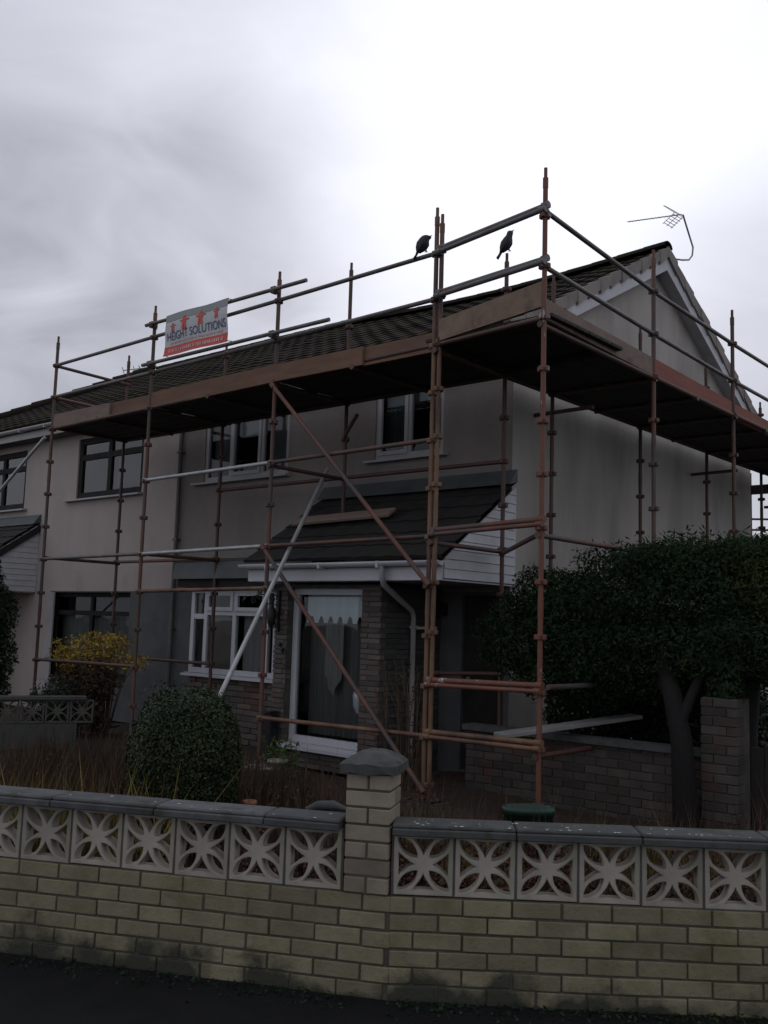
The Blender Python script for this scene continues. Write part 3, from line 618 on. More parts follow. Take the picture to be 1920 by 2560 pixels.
# ------------------------------------------------------------------ scaffold
sc = empty('scaffold', 'rust coloured tube scaffold with a boarded deck wrapping the house front and gable', 'scaffold')
TR = .0245; K0 = 3.81; KP = .495
def kz(k, dz=0): return K0+dz-KP*k
def standard(x, y, top, bot, m, dz=0, kmin=0, peel=False, label=None, base=True):
    b = MB(); b.tube((x, y, bot), (x, y, top-.16), TR, 12); b.tube((x, y, top-.17), (x, y, top), TR*.72, 10)
    if top > 3.9: b.tube((x, y, top-.20), (x, y, top-.10), TR*1.12, 10)
    k = kmin; r0 = random.uniform(-.05, .05)
    while kz(k, dz) > bot+.05:
        z = kz(k, dz)
        if z < top-.1:
            for q in range(4):
                t = q*math.pi/2; d = Vector((math.cos(t), math.sin(t), 0)); e = Vector((-d.y, d.x, 0))
                b.obox(Vector((x, y, z))+d*(TR+.016), d, e, Z, .018, .021, .024, ch=.006)
        k += 1
    for z in (kz(3.5, dz)+r0, kz(7.5, dz)-r0): b.tube((x, y, z-.09), (x, y, z+.09), TR*1.10, 12)
    o = b.build('standard', m, sc)
    if base:
        p = MB(); p.box(x-.075, x+.075, y-.075, y+.075, bot-.012, bot); p.box(x-.2, x+.2, y-.11, y+.11, bot-.05, bot-.012); p.build('base_plate', 'board', o)
    return o
gz = GZ+.04
ST = dict(A=(-13.409, 7.66, -.05), B=(-10.933, 7.66, -.033), Cc=(-8.492, 7.70, .006), Dd=(-6.058, 7.70, .035), E=(-4.718, 7.61, .066), F=(-4.753, 9.98, .006), G=(-4.77, 12.333, -.031), H=(-4.77, 14.75, -.03), I=(-4.77, 17.15, -.03))
standard(*ST['A'][:2], 4.225, gz, 'rust', ST['A'][2]); standard(*ST['B'][:2], 4.225, gz, 'rust', ST['B'][2]); standard(*ST['Cc'][:2], 4.185, gz, 'rust', ST['Cc'][2])
standard(-6.088, 7.70, 4.351, gz, 'rust_orange', ST['Dd'][2]); standard(-6.030, 7.715, 4.27, gz, 'rust_orange', ST['Dd'][2]+.04)
standard(*ST['E'][:2], 4.351, gz, 'rust_peel', ST['E'][2]); standard(*ST['F'][:2], 4.303, gz, 'rust', ST['F'][2]); standard(*ST['G'][:2], 4.235, gz, 'rust_dark', ST['G'][2])
standard(*ST['H'][:2], 4.235, gz, 'rust_dark', ST['H'][2]); standard(*ST['I'][:2], 4.235, gz, 'rust_dark', ST['I'][2])
IY, IX = 8.95, -6.05
for (x, y, top, m) in ((-13.43, IY, 4.226, 'rust_dark'), (-10.96, IY, 4.0, 'rust_dark'), (-8.49, IY, 4.681, 'rust_dark'), (-6.05, IY, 4.24, 'rust_dark'), (IX, 9.97, 4.298, 'rust_dark'), (IX, 12.29, 4.234, 'rust_dark'), (IX, 14.55, 4.23, 'rust_dark'), (IX, 16.88, 4.04, 'rust_dark')):
    standard(x, y, top, gz, m, 0)
def tubep(name, p, q, m, r=TR, ends=True):
    b = MB(); p, q = Vector(p), Vector(q); b.tube(p, q, r, 12)
    if ends:
        d = (q-p).normalized()
        for e in (p, q):                              # wedge-type end fittings
            b.tube(e-d*.035, e+d*.035, r*1.35, 8)
    return b.build(name, m, sc)
def sp_(a, k, off=.0): x, y, dz = ST[a]; return (x, y+off, kz(k, dz)+.012)
o_ = -.035
M_top = 'galv_dull'
for a, b_ in (('A', 'B'), ('B', 'Cc'), ('Cc', 'Dd')):
    tubep('guard_rail', sp_(a, 0), sp_(b_, 0), M_top)
for a, b_ in (('A', 'B'), ('B', 'Cc'), ('Cc', 'Dd')):
    tubep('mid_rail', sp_(a, 1), sp_(b_, 1), M_top)
tubep('guard_rail', (-6.03, 7.70, 3.900), (-4.72, 7.62, 3.982), M_top, .029); tubep('guard_rail', (-6.03, 7.66, 3.845), (-4.72, 7.57, 3.925), M_top, .026)
tubep('mid_rail', (-6.03, 7.70, 3.425), (-4.72, 7.62, 3.46), M_top, .027); tubep('mid_rail', (-6.03, 7.66, 3.375), (-4.72, 7.57, 3.41), M_top, .026)
for k, nm in ((0, 'guard_rail'), (1, 'mid_rail')):
    tubep(nm, (-4.72, 7.61, kz(k, .066)+(.05 if k == 0 else .0)), (-4.753, 9.98, kz(k, .006)), M_top)
    tubep(nm, (-4.753, 9.98, kz(k, .006)), (-4.77, 12.333, kz(k, -.031)), M_top)
    tubep(nm, (-4.77, 12.333, kz(k, -.031)), (-4.77, 14.75, kz(k, -.05)), M_top); tubep(nm, (-4.77, 14.75, kz(k, -.05)), (-4.77, 17.15, kz(k, -.05)), M_top)
    tubep(nm, (-13.409, 7.66, kz(k, -.05)), (-13.43, IY, kz(k, -.05)-.02), 'rust')
# loose rails the banner is tied to
tubep('banner_rail', (-11.05, 7.60, 3.955), (-7.925, 7.60, 3.93), M_top, ends=False); tubep('banner_rail', (-11.08, 7.60, 3.40), (-7.53, 7.60, 3.385), M_top, ends=False)
for (x, z) in ((-10.933, 3.95), (-8.492, 3.935), (-10.933, 3.40), (-8.492, 3.39)):
    b = MB(); b.obox((x, 7.635, z), X, Y, Z, .045, .05, .04, ch=.01); b.tube((x-.06, 7.61, z+.02), (x+.07, 7.61, z-.02), .012, 6); b.tube((x+.03, 7.56, z-.05), (x+.03, 7.68, z-.05), .010, 6)
    b.build('coupler', 'rust_dark', sc)
# ledgers, front outer line
for a, b_, k, m in (('A', 'B', 6, 'galv_dull'), ('B', 'Cc', 6, 'galv'), ('Cc', 'Dd', 6, 'rust_dark'), ('B', 'Cc', 4, 'galv'), ('Cc', 'Dd', 4, 'rust'), ('B', 'Cc', 7, 'rust_orange'), ('A', 'B', 9, 'rust_dark'), ('Cc', 'Dd', 10, 'rust_orange'),
                    ('A', 'B', 2, 'rust_dark'), ('B', 'Cc', 2, 'rust_dark'), ('Cc', 'Dd', 2, 'rust_dark')):
    tubep('ledger', sp_(a, k), sp_(b_, k), m)
for z0, z1, m in ((.945, .985, 'rust'), (-.545, -.515, 'rust_peel'), (-1.05, -1.02, 'rust_orange')):
    tubep('ledger', (-6.03, 7.70, z0), (-4.72, 7.61, z1), m, .027); tubep('ledger', (-6.03, 7.67, z0-.045), (-4.72, 7.57, z1-.05), m, .022)
tubep('ledger', (-6.03, 7.70, kz(2, .05)), (-4.72, 7.61, kz(2, .06)), 'rust_dark')
for (ya, yb, k, m) in ((7.61, 9.98, 2, 'rust_dark'), (9.98, 12.33, 2, 'rust'), (12.33, 14.75, 2, 'rust'), (14.75, 17.15, 2, 'rust'), (7.61, 9.98, 6, 'rust'), (9.98, 12.33, 6, 'rust'), (7.61, 9.98, 10, 'rust_dark')):
    tubep('ledger', (-4.74, ya, kz(k)), (-4.76, yb, kz(k)), m)
# inner line
for (xa, xb, k, m) in ((-13.43, -10.96, 6, 'rust'), (-10.96, -8.49, 4, 'rust_dark'), (-8.49, -6.05, 4, 'rust_dark'), (-13.43, -10.96, 9, 'rust_dark'), (-13.43, -10.96, 2, 'rust_dark'), (-10.96, -8.49, 2, 'rust_dark'), (-8.49, -6.05, 2, 'rust_dark')):
    tubep('ledger', (xa, IY, kz(k)), (xb, IY, kz(k)), m)
tubep('ledger', (-6.9, IY, -.55), (-6.05, IY, -.51), 'rust_dark')
for (ya, yb, k) in ((8.95, 9.97, 2), (9.97, 12.29, 2), (12.29, 14.55, 2), (14.55, 16.88, 2), (9.97, 12.29, 10)): tubep('ledger', (IX, ya, kz(k)), (IX, yb, kz(k)), 'rust_dark')
# transoms
for (x, k) in ((-13.41, 6), (-10.94, 6), (-8.49, 4), (-6.05, 6), (-13.41, 2), (-10.94, 2), (-8.49, 2), (-6.05, 2), (-12.2, 2), (-9.7, 2), (-7.2, 2)):
    tubep('transom', (x, 7.68, kz(k)-.02), (x, IY, kz(k)-.02), 'rust_dark')
for (y, k) in ((9.98, 2), (12.31, 2), (14.65, 2), (17.0, 2), (11.1, 2), (13.4, 2), (15.8, 2)): tubep('transom', (-4.75, y, kz(k)-.02), (-6.05, y-.02, kz(k)-.02), 'rust_dark')
tubep('transom', (-6.05, 8.95, .80), (-4.74, 7.63, .86), 'rust')
tubep('transom', (-6.40, 9.97, 2.571), (-5.50, 9.97, 2.577), 'rust_dark', ends=False); tubep('transom', (-6.40, 14.55, 2.461), (-5.574, 14.55, 2.47), 'rust_dark', ends=False); tubep('transom', (-6.05, 17.0, 2.2), (-5.2, 17.2, 2.2), 'rust_dark', ends=False)
tubep('transom', (-4.8, 7.887, -.541), (-4.78, 10.05, -.554), 'galv_dull', ends=False)
tubep('ledger', (-4.85, 9.95, -1.08), (-3.30, 9.9, -.75), 'galv', ends=False)
# braces
tubep('diagonal_brace', (-8.457, 7.63, 2.757), (-6.049, 7.63, .411), 'rust'); tubep('diagonal_brace', (-8.50, 7.63, .83), (-6.05, 7.63, -1.60), 'rust')
tubep('raking_tube', (-8.66, 8.82, 1.95), (-7.10, 5.35, -1.72), 'galv', ends=False); tubep('raking_tube', (-13.50, 7.60, 2.65), (-19.6, 7.60, -.9), 'galv', ends=False)
tubep('stub_tube', (-8.25, 8.9, 2.62), (-8.46, 8.9, 2.36), 'rust_dark', ends=False)
# deck boards (five wide) laid bay by bay
def deck_x(xa, xb, n=6, y0=7.73, z=2.852):
    for i in range(n):
        b = MB(); y = y0+i*.236; zj = z+random.uniform(-.004, .004)
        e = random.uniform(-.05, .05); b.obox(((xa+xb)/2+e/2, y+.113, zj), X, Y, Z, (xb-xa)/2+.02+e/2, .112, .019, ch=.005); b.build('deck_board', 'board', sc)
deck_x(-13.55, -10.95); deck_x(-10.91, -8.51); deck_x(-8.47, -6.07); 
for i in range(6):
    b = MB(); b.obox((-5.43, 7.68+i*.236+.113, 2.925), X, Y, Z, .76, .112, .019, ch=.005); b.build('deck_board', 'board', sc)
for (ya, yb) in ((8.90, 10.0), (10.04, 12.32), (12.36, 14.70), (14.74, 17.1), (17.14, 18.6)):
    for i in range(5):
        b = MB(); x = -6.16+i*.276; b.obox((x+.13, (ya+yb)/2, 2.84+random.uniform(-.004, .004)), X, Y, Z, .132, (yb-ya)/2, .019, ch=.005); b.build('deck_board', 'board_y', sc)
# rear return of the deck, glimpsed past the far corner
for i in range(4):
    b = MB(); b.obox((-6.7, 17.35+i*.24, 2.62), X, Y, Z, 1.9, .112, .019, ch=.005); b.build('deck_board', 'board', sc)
# toe boards
def toe(p, q, h, m, t=.019, h2=None):
    b = MB(); p, q = Vector(p), Vector(q); d = (q-p); n = Vector((d.y, -d.x, 0)).normalized()*t; h2 = h if h2 is None else h2
    b.prism([p, q, q+Z*h2, p+Z*h], n*2); return b.build('toe_board', m, sc)
toe((-13.40, 7.690, 2.80), (-11.9, 7.690, 2.795), .20, 'toe_grey'); toe((-12.0, 7.730, 2.79), (-10.93, 7.730, 2.79), .205, 'toe_orange'); toe((-10.93, 7.690, 2.79), (-8.49, 7.690, 2.81), .215, 'toe_orange')
toe((-8.49, 7.690, 2.815), (-7.05, 7.690, 2.80), .205, 'toe_orange'); toe((-7.1, 7.730, 2.80), (-6.08, 7.730, 2.80), .205, 'toe_orange')
toe((-6.02, 7.72, 2.90), (-4.74, 7.64, 2.99), .225, 'toe_ply', h2=.25)
toe((-4.76, 7.66, 2.88), (-4.79, 9.96, 2.845), .20, 'toe_grey'); toe((-4.79, 9.99, 2.845), (-4.81, 12.33, 2.80), .20, 'toe_red'); toe((-4.81, 12.35, 2.79), (-4.82, 17.15, 2.75), .20, 'toe_red')

# ------------------------------------------------------------------ banner
bn = empty('banner', 'small white and red scaffolding firm banner tied to the upper guard rails', 'banner')
def bpt(u, v, off=0.):   # u 0..1 along, v 0..1 up ; slightly sagging sheet in front of the rails
    x = -10.54+u*1.29; z = 3.425+v*.56-.012*u; y = 7.555-off+.012*math.sin(u*9+v*2)+.01*math.sin(v*7)
    return Vector((x-.01*(1-v)*(u < .01), y, z))
def patch(mb, u0, u1, v0, v1, off, nu=24, nv=6, mi=0):
    vs = [bpt(u0+(u1-u0)*i/nu, v0+(v1-v0)*j/nv, off) for j in range(nv+1) for i in range(nu+1)]
    mb.add(vs, [(j*(nu+1)+i, j*(nu+1)+i+1, (j+1)*(nu+1)+i+1, (j+1)*(nu+1)+i) for j in range(nv) for i in range(nu)], mi, True)
b = MB(); patch(b, 0, 1, 0, 1, 0, 30, 14); sh = b.build('sheet', 'banner', bn, fix=False)
b = MB(); patch(b, 0, 1, .82, 1, .003); b.build('top_band', 'banner_top', bn, fix=False)
b = MB(); patch(b, 0, 1, 0, .22, .003); b.build('red_band', 'banner_red', bn, fix=False)
def text_obj(s, size, u, v, m, name, sx=1., parent=None, width=None):
    cu = bpy.data.curves.new(name, 'FONT'); cu.body = s; cu.size = size; cu.extrude = .0
    t = bpy.data.objects.new(name, cu); C.objects.link(t); dg = bpy.context.evaluated_depsgraph_get(); me = bpy.data.meshes.new_from_object(t.evaluated_get(dg)); bpy.data.objects.remove(t)
    w = max(v_.co.x for v_ in me.vertices); k = (width/w if width else sx)
    for v_ in me.vertices:
        p = bpt(u+v_.co.x*k/1.29, v+v_.co.y/.56, .007); v_.co = p
    me.materials.clear(); return link(name, me, m, parent)
text_obj('HEIGHT SOLUTIONS', .155, .03, .36, 'banner_navy', 'lettering', parent=bn, width=1.21)
b = MB(); u = .08                                     # a faint small line too blurred to read
while u < .9:
    w_ = random.choice((.010, .016, .022)); patch(b, u, u+w_, .265, .315, .007, 1, 1); u += w_+random.choice((.007, .007, .018))
b.build('small_lettering', 'banner_text', bn, fix=False)
b = MB(); u = .07                                     # illegible reversed-out line on the red band
while u < .93:
    w_ = random.choice((.012, .018, .024)); patch(b, u, u+w_, .07, .15, .007, 1, 1); u += w_+random.choice((.008, .008, .022))
b.build('small_lettering', 'banner_text', bn, fix=False)
b = MB()                                              # four red climbing figures
def blobf(u, v, du, dv):
    n = 12; vs = [bpt(u, v, .008)]+[bpt(u+du*math.cos(t), v+dv*math.sin(t), .008) for t in [2*math.pi*i/n for i in range(n)]]
    b.add(vs, [(0, 1+i, 1+(i+1) % n) for i in range(n)])
for (u, v, s) in ((.13, .66, .75), (.33, .70, 1.15), (.58, .72, 1.1), (.82, .74, .8)):
    blobf(u, v+.12*s, .018*s, .034*s); blobf(u, v+.02*s, .030*s, .08*s); blobf(u-.016*s, v-.10*s, .014*s, .07*s); blobf(u+.018*s, v-.09*s, .014*s, .06*s)
    blobf(u+.04*s, v+.06*s, .035*s, .016*s); blobf(u-.035*s, v+.05*s, .028*s, .016*s)
b.build('figures', 'banner_red', bn, fix=False)
b = MB()
for (u, v) in ((.0, .97), (1., .97), (0, .02), (1., .02), (.5, .985)): p = bpt(u, v); b.tube(p+Y*-.01, p+Vector((0, .075, .01)), .005, 5)
b.build('ties', 'iron', bn)

# ------------------------------------------------------------------ birds
def bird(name, loc, heading, pitch, label, sc_=1.0, hunch=False, fat=1.0):
    """jackdaw: one skinned body surface, wings folded, tail, bill, legs"""
    root = empty(name, label, 'bird', 'jackdaws perched on the scaffold'); 
    ca, sa = math.cos(pitch), math.sin(pitch)
    H = Vector((math.cos(heading), math.sin(heading), 0)); Fv = H*ca+Z*sa; Uv = -H*sa+Z*ca; Sd = Fv.cross(Uv)
    o = Vector(loc)
    def P(f_, u_, s_=0): return o+(Fv*f_+Uv*u_+Sd*s_)*sc_
    nd_ = [(-.085, .0, .016, .022), (-.055, .006, .032, .036), (-.01, .008, .046, .050), (.04, .010, .046, .048), (.075, .022, .034, .036)]
    nd_ += [(.10, .038, .027, .030), (.122, .046, .027, .028), (.14, .044, .018, .02), (.15, .04, .008, .009)] if not hunch else [(.092, .020, .028, .030), (.108, .010, .025, .026), (.12, -.002, .014, .016), (.126, -.008, .006, .007)]
    b = MB(); n = 14; vs = []
    for (f_, u_, rw, rh) in [(q[0], q[1], q[2]*fat, q[3]*fat) for q in nd_]: vs += [P(f_, u_+rh*math.sin(t), rw*math.cos(t)) for t in [2*math.pi*i/n for i in range(n)]]
    m_ = len(nd_); b.add(vs, [(i*n+k, i*n+(k+1) % n, (i+1)*n+(k+1) % n, (i+1)*n+k) for i in range(m_-1) for k in range(n)]+[tuple(range(n)), tuple(range((m_-1)*n, m_*n))], 0, True)
    b.build('body', 'bird', root)
    for s in (-1, 1):
        w = MB(); ring = []
        for (f_, u0, u1) in ((.075, -.004, .034), (.04, -.022, .036), (-.02, -.018, .030), (-.08, -.006, .018), (-.125, -.003, .006)):
            ww = .050*fat if f_ > -.03 else (.036 if f_ > -.1 else .012)
            ring += [P(f_, u0, s*(ww-.006)), P(f_, (u0+u1)/2, s*ww*1.06), P(f_, u1, s*(ww*.6))]
        w.add(ring, [(3*i+k, 3*i+k+1, 3*i+k+4, 3*i+k+3) for i in range(4) for k in range(2)], 0, True); w.build('wing', 'bird', root)
    t = MB(); t.prism([P(-.07, -.004, -.018), P(-.17, -.012, -.028), P(-.175, -.012, 0), P(-.17, -.012, .028), P(-.07, -.004, .018)], Uv*.008*sc_); t.build('tail', 'bird', root)
    k = MB(); hd = P(.148, .040) if not hunch else P(.120, -.004); k.tube(hd, hd+(Fv*.9-Uv*.35).normalized()*.032*sc_, .009*sc_, 8, r2=.001); k.build('bill', 'iron', root)
    for s in (-1, 1):
        g_ = MB(); a = P(.0, -.035, s*.016); q = a+Vector((0, 0, -.045*sc_)); g_.tube(a, q, .004, 5)
        for d in (-.6, 0, .6): dv = Vector((math.cos(heading+d), math.sin(heading+d), 0)); g_.tube(q, q+dv*.022, .0028, 4)
        g_.tube(q, q-H*.018, .0028, 4); g_.build('leg', 'iron', root)
    return root
bird('jackdaw', (-6.275, 7.70, 3.985), math.radians(30), .95, 'dark bird hunched on the long guard rail beside the double upright', 1.0, hunch=True, fat=1.35)
bird('jackdaw', (-6.06, 8.95, 4.345), math.radians(15), .90, 'dark bird perched on top of a bare upright with its tail hanging down', 1.08, fat=1.25)

# ------------------------------------------------------------------ aerials
ae = empty('tv_aerial', 'television aerial on a curved mast at the gable end of the ridge', 'aerial')
b = MB(); b.path([(-6.17, 13.62, 5.66), (-6.10, 13.80, 5.68), (-6.08, 14.0, 5.74), (-6.07, 14.10, 5.84), (-6.07, 14.13, 5.98), (-6.08, 13.98, 6.18), (-6.10, 13.83, 6.42)], .014, 8); b.build('mast', 'alu', ae)
b = MB(); p0 = Vector((-7.11, 14.0, 6.62)); p1 = Vector((-6.15, 13.9, 6.46)); b.tube(p0, p1, .008, 6)
dv = (p1-p0).normalized(); pv = dv.cross(Z).normalized()
for i in range(14): c = p0.lerp(p1, i/15); b.tube(c-pv*.035, c+pv*.035, .0035, 4)
b.build('boom', 'alu', ae)
b = MB(); c = Vector((-6.20, 13.9, 6.465))
for s in (-1, 1):
    for i in range(5):
        q = c-dv*.03*i+(Z*.9*s-dv*.35).normalized()*.03*(i+1); b.tube(q-pv*.13, q+pv*.13, .005, 4)
    for e in (-.12, 0, .12): b.tube(c+pv*e, c-dv*.15+pv*e+(Z*.9*s-dv*.35).normalized()*.16, .005, 4)
b.build('reflector', 'alu', ae)
ae2 = empty('tv_aerial', 'tiny distant television aerial behind the left end of the roof', 'aerial')
b = MB(); b.tube((-19.9, CY+.3, 5.6), (-19.9, CY+.3, 6.05), .012, 6); b.build('mast', 'alu', ae2)
b = MB(); b.tube((-20.3, CY+.1, 5.98), (-19.5, CY+.5, 6.04), .012, 6)
for i in range(7): q = Vector((-20.3, CY+.1, 5.98)).lerp(Vector((-19.5, CY+.5, 6.04)), i/6); b.tube(q-Z*.09+X*.05, q+Z*.09-X*.05, .01, 4)
b.build('boom', 'alu', ae2)

# ------------------------------------------------------------------ front garden wall
gw = empty('garden_wall', 'low buff brick garden wall topped by pierced screen blocks and grey coping, brick pier midway', 'wall')
th1, th2 = math.atan2(.87, 1.705), math.atan2(.797*1, 1.0)
u1 = (math.cos(th1), math.sin(th1)); n1 = (u1[1], -u1[0]); u2 = (math.cos(th2), math.sin(th2)); n2 = (u2[1], -u2[0])
P1 = Vector((-3.375, 3.641)); P2 = Vector((-3.155, 3.755)); BZ = -1.315
LL, LR = 4.6, 3.2
o1 = P1-Vector(u1)*LL; lenL = LL+(P2-P1).length
BZ0 = BZ-.082*7+.0
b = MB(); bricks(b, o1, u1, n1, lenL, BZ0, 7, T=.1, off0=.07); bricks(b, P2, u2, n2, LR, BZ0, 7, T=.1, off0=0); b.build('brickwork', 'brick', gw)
b = MB()
for (o, u, n, ln) in ((o1, u1, n1, lenL), (P2, u2, n2, LR)):
    o = Vector((*o, 0)); u = Vector((*u, 0)); n = Vector((*n, 0)); b.obox(o+u*ln/2-n*.055+Z*(BZ0+.574/2-.1), u, n, Z, ln/2, .044, .574/2+.1)
b.build('mortar_core', 'mortar_dark', gw)
# screen block: 290 mm square, leaf and triangle openings
def screen_block_mesh(h=.145, dep=.034):
    cu = bpy.data.curves.new('screen_block', 'CURVE'); cu.dimensions = '2D'; cu.fill_mode = 'BOTH'; cu.extrude = dep; cu.bevel_depth = .004; cu.bevel_resolution = 1; cu.offset = -.004
    def poly(pts):
        s = cu.splines.new('POLY'); s.points.add(len(pts)-1); s.use_cyclic_u = True
        for p, q in zip(s.points, pts): p.co = (q[0], q[1], 0, 1)
    poly([(-h, -h), (h, -h), (h, h), (-h, h)])
    for k in range(4):
        a = math.pi/4+k*math.pi/2; ux, uy = math.cos(a), math.sin(a); L0, L1, wd = .040, .178, .0300; pts = []
        for sgn in (1, -1):
            for i in range(11):
                t = i/10 if sgn > 0 else 1-i/10; 
                if sgn < 0 and i in (0, 10): continue
                r = L0+(L1-L0)*t; w = sgn*wd*math.sin(math.pi*t)**.8; pts.append((ux*r-uy*w, uy*r+ux*w))
        poly(pts)
        a = k*math.pi/2; ux, uy = math.cos(a), math.sin(a); pts = []     # concave triangles
        R0, R1, hw = .042, .121, .054
        for i in range(9): t = i/8; r = R0+(R1-R0)*t; w = hw*(t**1.3); pts.append((ux*r-uy*w, uy*r+ux*w))
        for i in range(9): t = 1-i/8; r = R0+(R1-R0)*t; w = -hw*(t**1.3); 
        for i in range(8): t = 1-i/8; r = R0+(R1-R0)*t; w = -hw*(t**1.3); pts.append((ux*r-uy*w, uy*r+ux*w))
        poly(pts)
    t = bpy.data.objects.new('t', cu); C.objects.link(t); dg = bpy.context.evaluated_depsgraph_get(); me = bpy.data.meshes.new_from_object(t.evaluated_get(dg)); bpy.data.objects.remove(t)
    me.name = 'screen_block'; me.materials.clear(); me.materials.append(M['concrete_block']); return me
SB = screen_block_mesh()
SBD = SB.copy(); SBD.materials.clear(); SBD.materials.append(mat('concrete_dark', (.055, .055, .05), (.08, .08, .07), scale=6))  # darker copy of the block concrete for the far left wall
def place_block(c, u, n, parent, s=1.0, jit=.5, me=None):
    o = bpy.data.objects.new('screen_block', me or SB); C.objects.link(o); o.parent = parent
    a = random.gauss(0, .006)*jit; uu = Vector((*u, 0)); nn = Vector((*n, 0))
    Mx = Matrix((uu*s, Z*s, nn*s)).transposed().to_4x4(); Mx.translation = c; o.matrix_world = Matrix.Translation(c) @ Mx.to_3x3().to_4x4() @ Matrix.Rotation(a, 4, 'Z')
    return o
pitch = .300; zc = BZ+.147
for (o, u, n, d, cnt, st) in ((P1, u1, n1, -1, 14, .154), (P2, u2, n2, 1, 10, .156)):
    for i in range(cnt):
        s = d*(st+i*pitch); c = Vector((o.x+u[0]*s-n[0]*.050, o.y+u[1]*s-n[1]*.050, zc+random.gauss(0, .002))); place_block(c, u, n, gw)
b = MB()                                              # joints between blocks
for (o, u, n, d, cnt, st) in ((P1, u1, n1, -1, 14, .154), (P2, u2, n2, 1, 10, .156)):
    for i in range(cnt+1):
        s = d*(st+(i-.5)*pitch); b.obox(Vector((o.x+u[0]*s-n[0]*.050, o.y+u[1]*s-n[1]*.050, BZ+.146)), Vector((*u, 0)), Vector((*n, 0)), Z, .006, .036, .143)
b.build('block_joints', 'mortar', gw)
cz = BZ+.296
def coping(o, u, n, a0, a1, step, parent, m='coping', z=cz):
    a = a0; U, Nn = Vector((*u, 0)), Vector((*n, 0))
    while a < a1-.02:
        e = min(a+step, a1); b = MB(); t = random.gauss(0, .004)
        c = Vector((o[0], o[1], 0))+U*(a+e)/2-Nn*.055
        Uq = (U+Z*t).normalized()
        b.obox(c+Z*(z+.017), Uq, Nn, Z, (e-a)/2-.003, .118, .017, ch=.005); b.obox(c+Z*(z+.042), Uq, Nn, Z, (e-a)/2-.003, .102, .010, ch=.007)
        s_ = b.build('coping_slab', m, parent)
        a = e
coping(P1, u1, n1, -LL, -.005, .60, gw); coping(P2, u2, n2, .0, LR, .60, gw, 'coping_dark')
li = MB()
for _ in range(70):
    s = random.uniform(-2.2, -.05) if random.random() < .35 else random.uniform(.1, 1.9)
    o, u, n = (P1, u1, n1) if s < 0 else (P2, u2, n2); q = -.055+random.choice((.095, .06, .02, -.03))+.0
    c = Vector((o.x+u[0]*s+n[0]*q, o.y+u[1]*s+n[1]*q, cz+.0535)); r = random.uniform(.003, .011)
    k = 7; li.add([c]+[c+Vector((r*math.cos(2*math.pi*i/k)*random.uniform(.6, 1.2), r*math.sin(2*math.pi*i/k), 0)) for i in range(k)], [(0, 1+i, 1+(i+1) % k) for i in range(k)])
li.build('lichen_spots', 'lichen', gw, fix=False)
# pier
pw = .232; pc = (P1+P2)/2; b = MB(); core = MB()
U, Nn = Vector((*u1, 0)), Vector((*n1, 0)); pc3 = Vector((pc.x, pc.y, 0))-Nn*(pw/2-.012)
for c in range(7):
    z = BZ+c*.082+.041
    if c % 2 == 0:   # two bricks end on
        for s in (-1, 1): b.obox(pc3+U*s*.0585+Z*z, U, Nn, Z, .053, pw/2, .036, ch=.004)
    else:
        for s in (-1, 1): b.obox(pc3+Nn*s*.0585+Z*z, U, Nn, Z, pw/2-.002, .053, .036, ch=.004)
pr_ = b.build('pier', 'brick_pier', gw); core.obox(pc3+Z*(BZ+.285), U, Nn, Z, pw/2-.008, pw/2-.008, .285); core.build('pier_core', 'mortar_dark', pr_)
b = MB(); zt = BZ+.574; h = .150
rings = [(h, zt), (h, zt+.045), (h*.86, zt+.062), (h*.45, zt+.098), (h*.1, zt+.110)]; vs = []
for (r, z) in rings:
    for i in range(24):
        t = i/24*4; k = int(t); fr = t-k; cs = [(-1, -1), (1, -1), (1, 1), (-1, 1), (-1, -1)]; a, q = cs[k], cs[k+1]
        x, y = a[0]+(q[0]-a[0])*fr, a[1]+(q[1]-a[1])*fr; rr = r*(1-.05*(abs(x)*abs(y)))+random.gauss(0, .003)
        vs.append(pc3+U*x*rr+Nn*y*rr+Z*(z+random.gauss(0, .003)))
b.add(vs, [(j*24+i, j*24+(i+1) % 24, (j+1)*24+(i+1) % 24, (j+1)*24+i) for j in range(4) for i in range(24)]+[tuple(range(24)), tuple(range(96, 120))], 0)
b.build('pier_cap', 'coping_dark', pr_)

# ------------------------------------------------------------------ brick side wall, gate, plank
sw = empty('brick_side_wall', 'brown brick boundary wall between the house corner and the dark gate', 'wall')
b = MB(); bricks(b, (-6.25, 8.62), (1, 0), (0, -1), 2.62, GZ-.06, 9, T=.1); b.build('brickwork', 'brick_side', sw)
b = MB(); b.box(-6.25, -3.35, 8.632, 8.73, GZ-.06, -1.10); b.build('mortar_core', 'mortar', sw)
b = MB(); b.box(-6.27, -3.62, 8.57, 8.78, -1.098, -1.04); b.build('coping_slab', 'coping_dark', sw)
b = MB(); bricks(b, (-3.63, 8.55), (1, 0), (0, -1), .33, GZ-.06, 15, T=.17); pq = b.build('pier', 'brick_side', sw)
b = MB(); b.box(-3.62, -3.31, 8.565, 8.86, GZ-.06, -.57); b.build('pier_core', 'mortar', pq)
gt_ = empty('garden_gate', 'very dark boarded gate beside the end of the brick side wall', 'gate')
for k in range(9):
    b = MB(); x = -3.24+k*.12; b.box(x, x+.112, 8.70, 8.722, GZ, -.98+.02*math.sin(k)); b.build('board', 'gate_wood', gt_)
b = MB(); b.box(-3.25, -2.17, 8.725, 8.76, -1.55, -1.45); b.box(-3.25, -2.17, 8.725, 8.76, -1.15, -1.05); b.build('rail', 'gate_wood', gt_)
b = MB(); b.obox((-4.98, 8.60, -.945), Vector((.42, .86, .10)).normalized(), Vector((.86, -.42, 0)).normalized(), Vector((.42, .86, .10)).normalized().cross(Vector((.86, -.42, 0)).normalized()), .80, .11, .019, ch=.004)
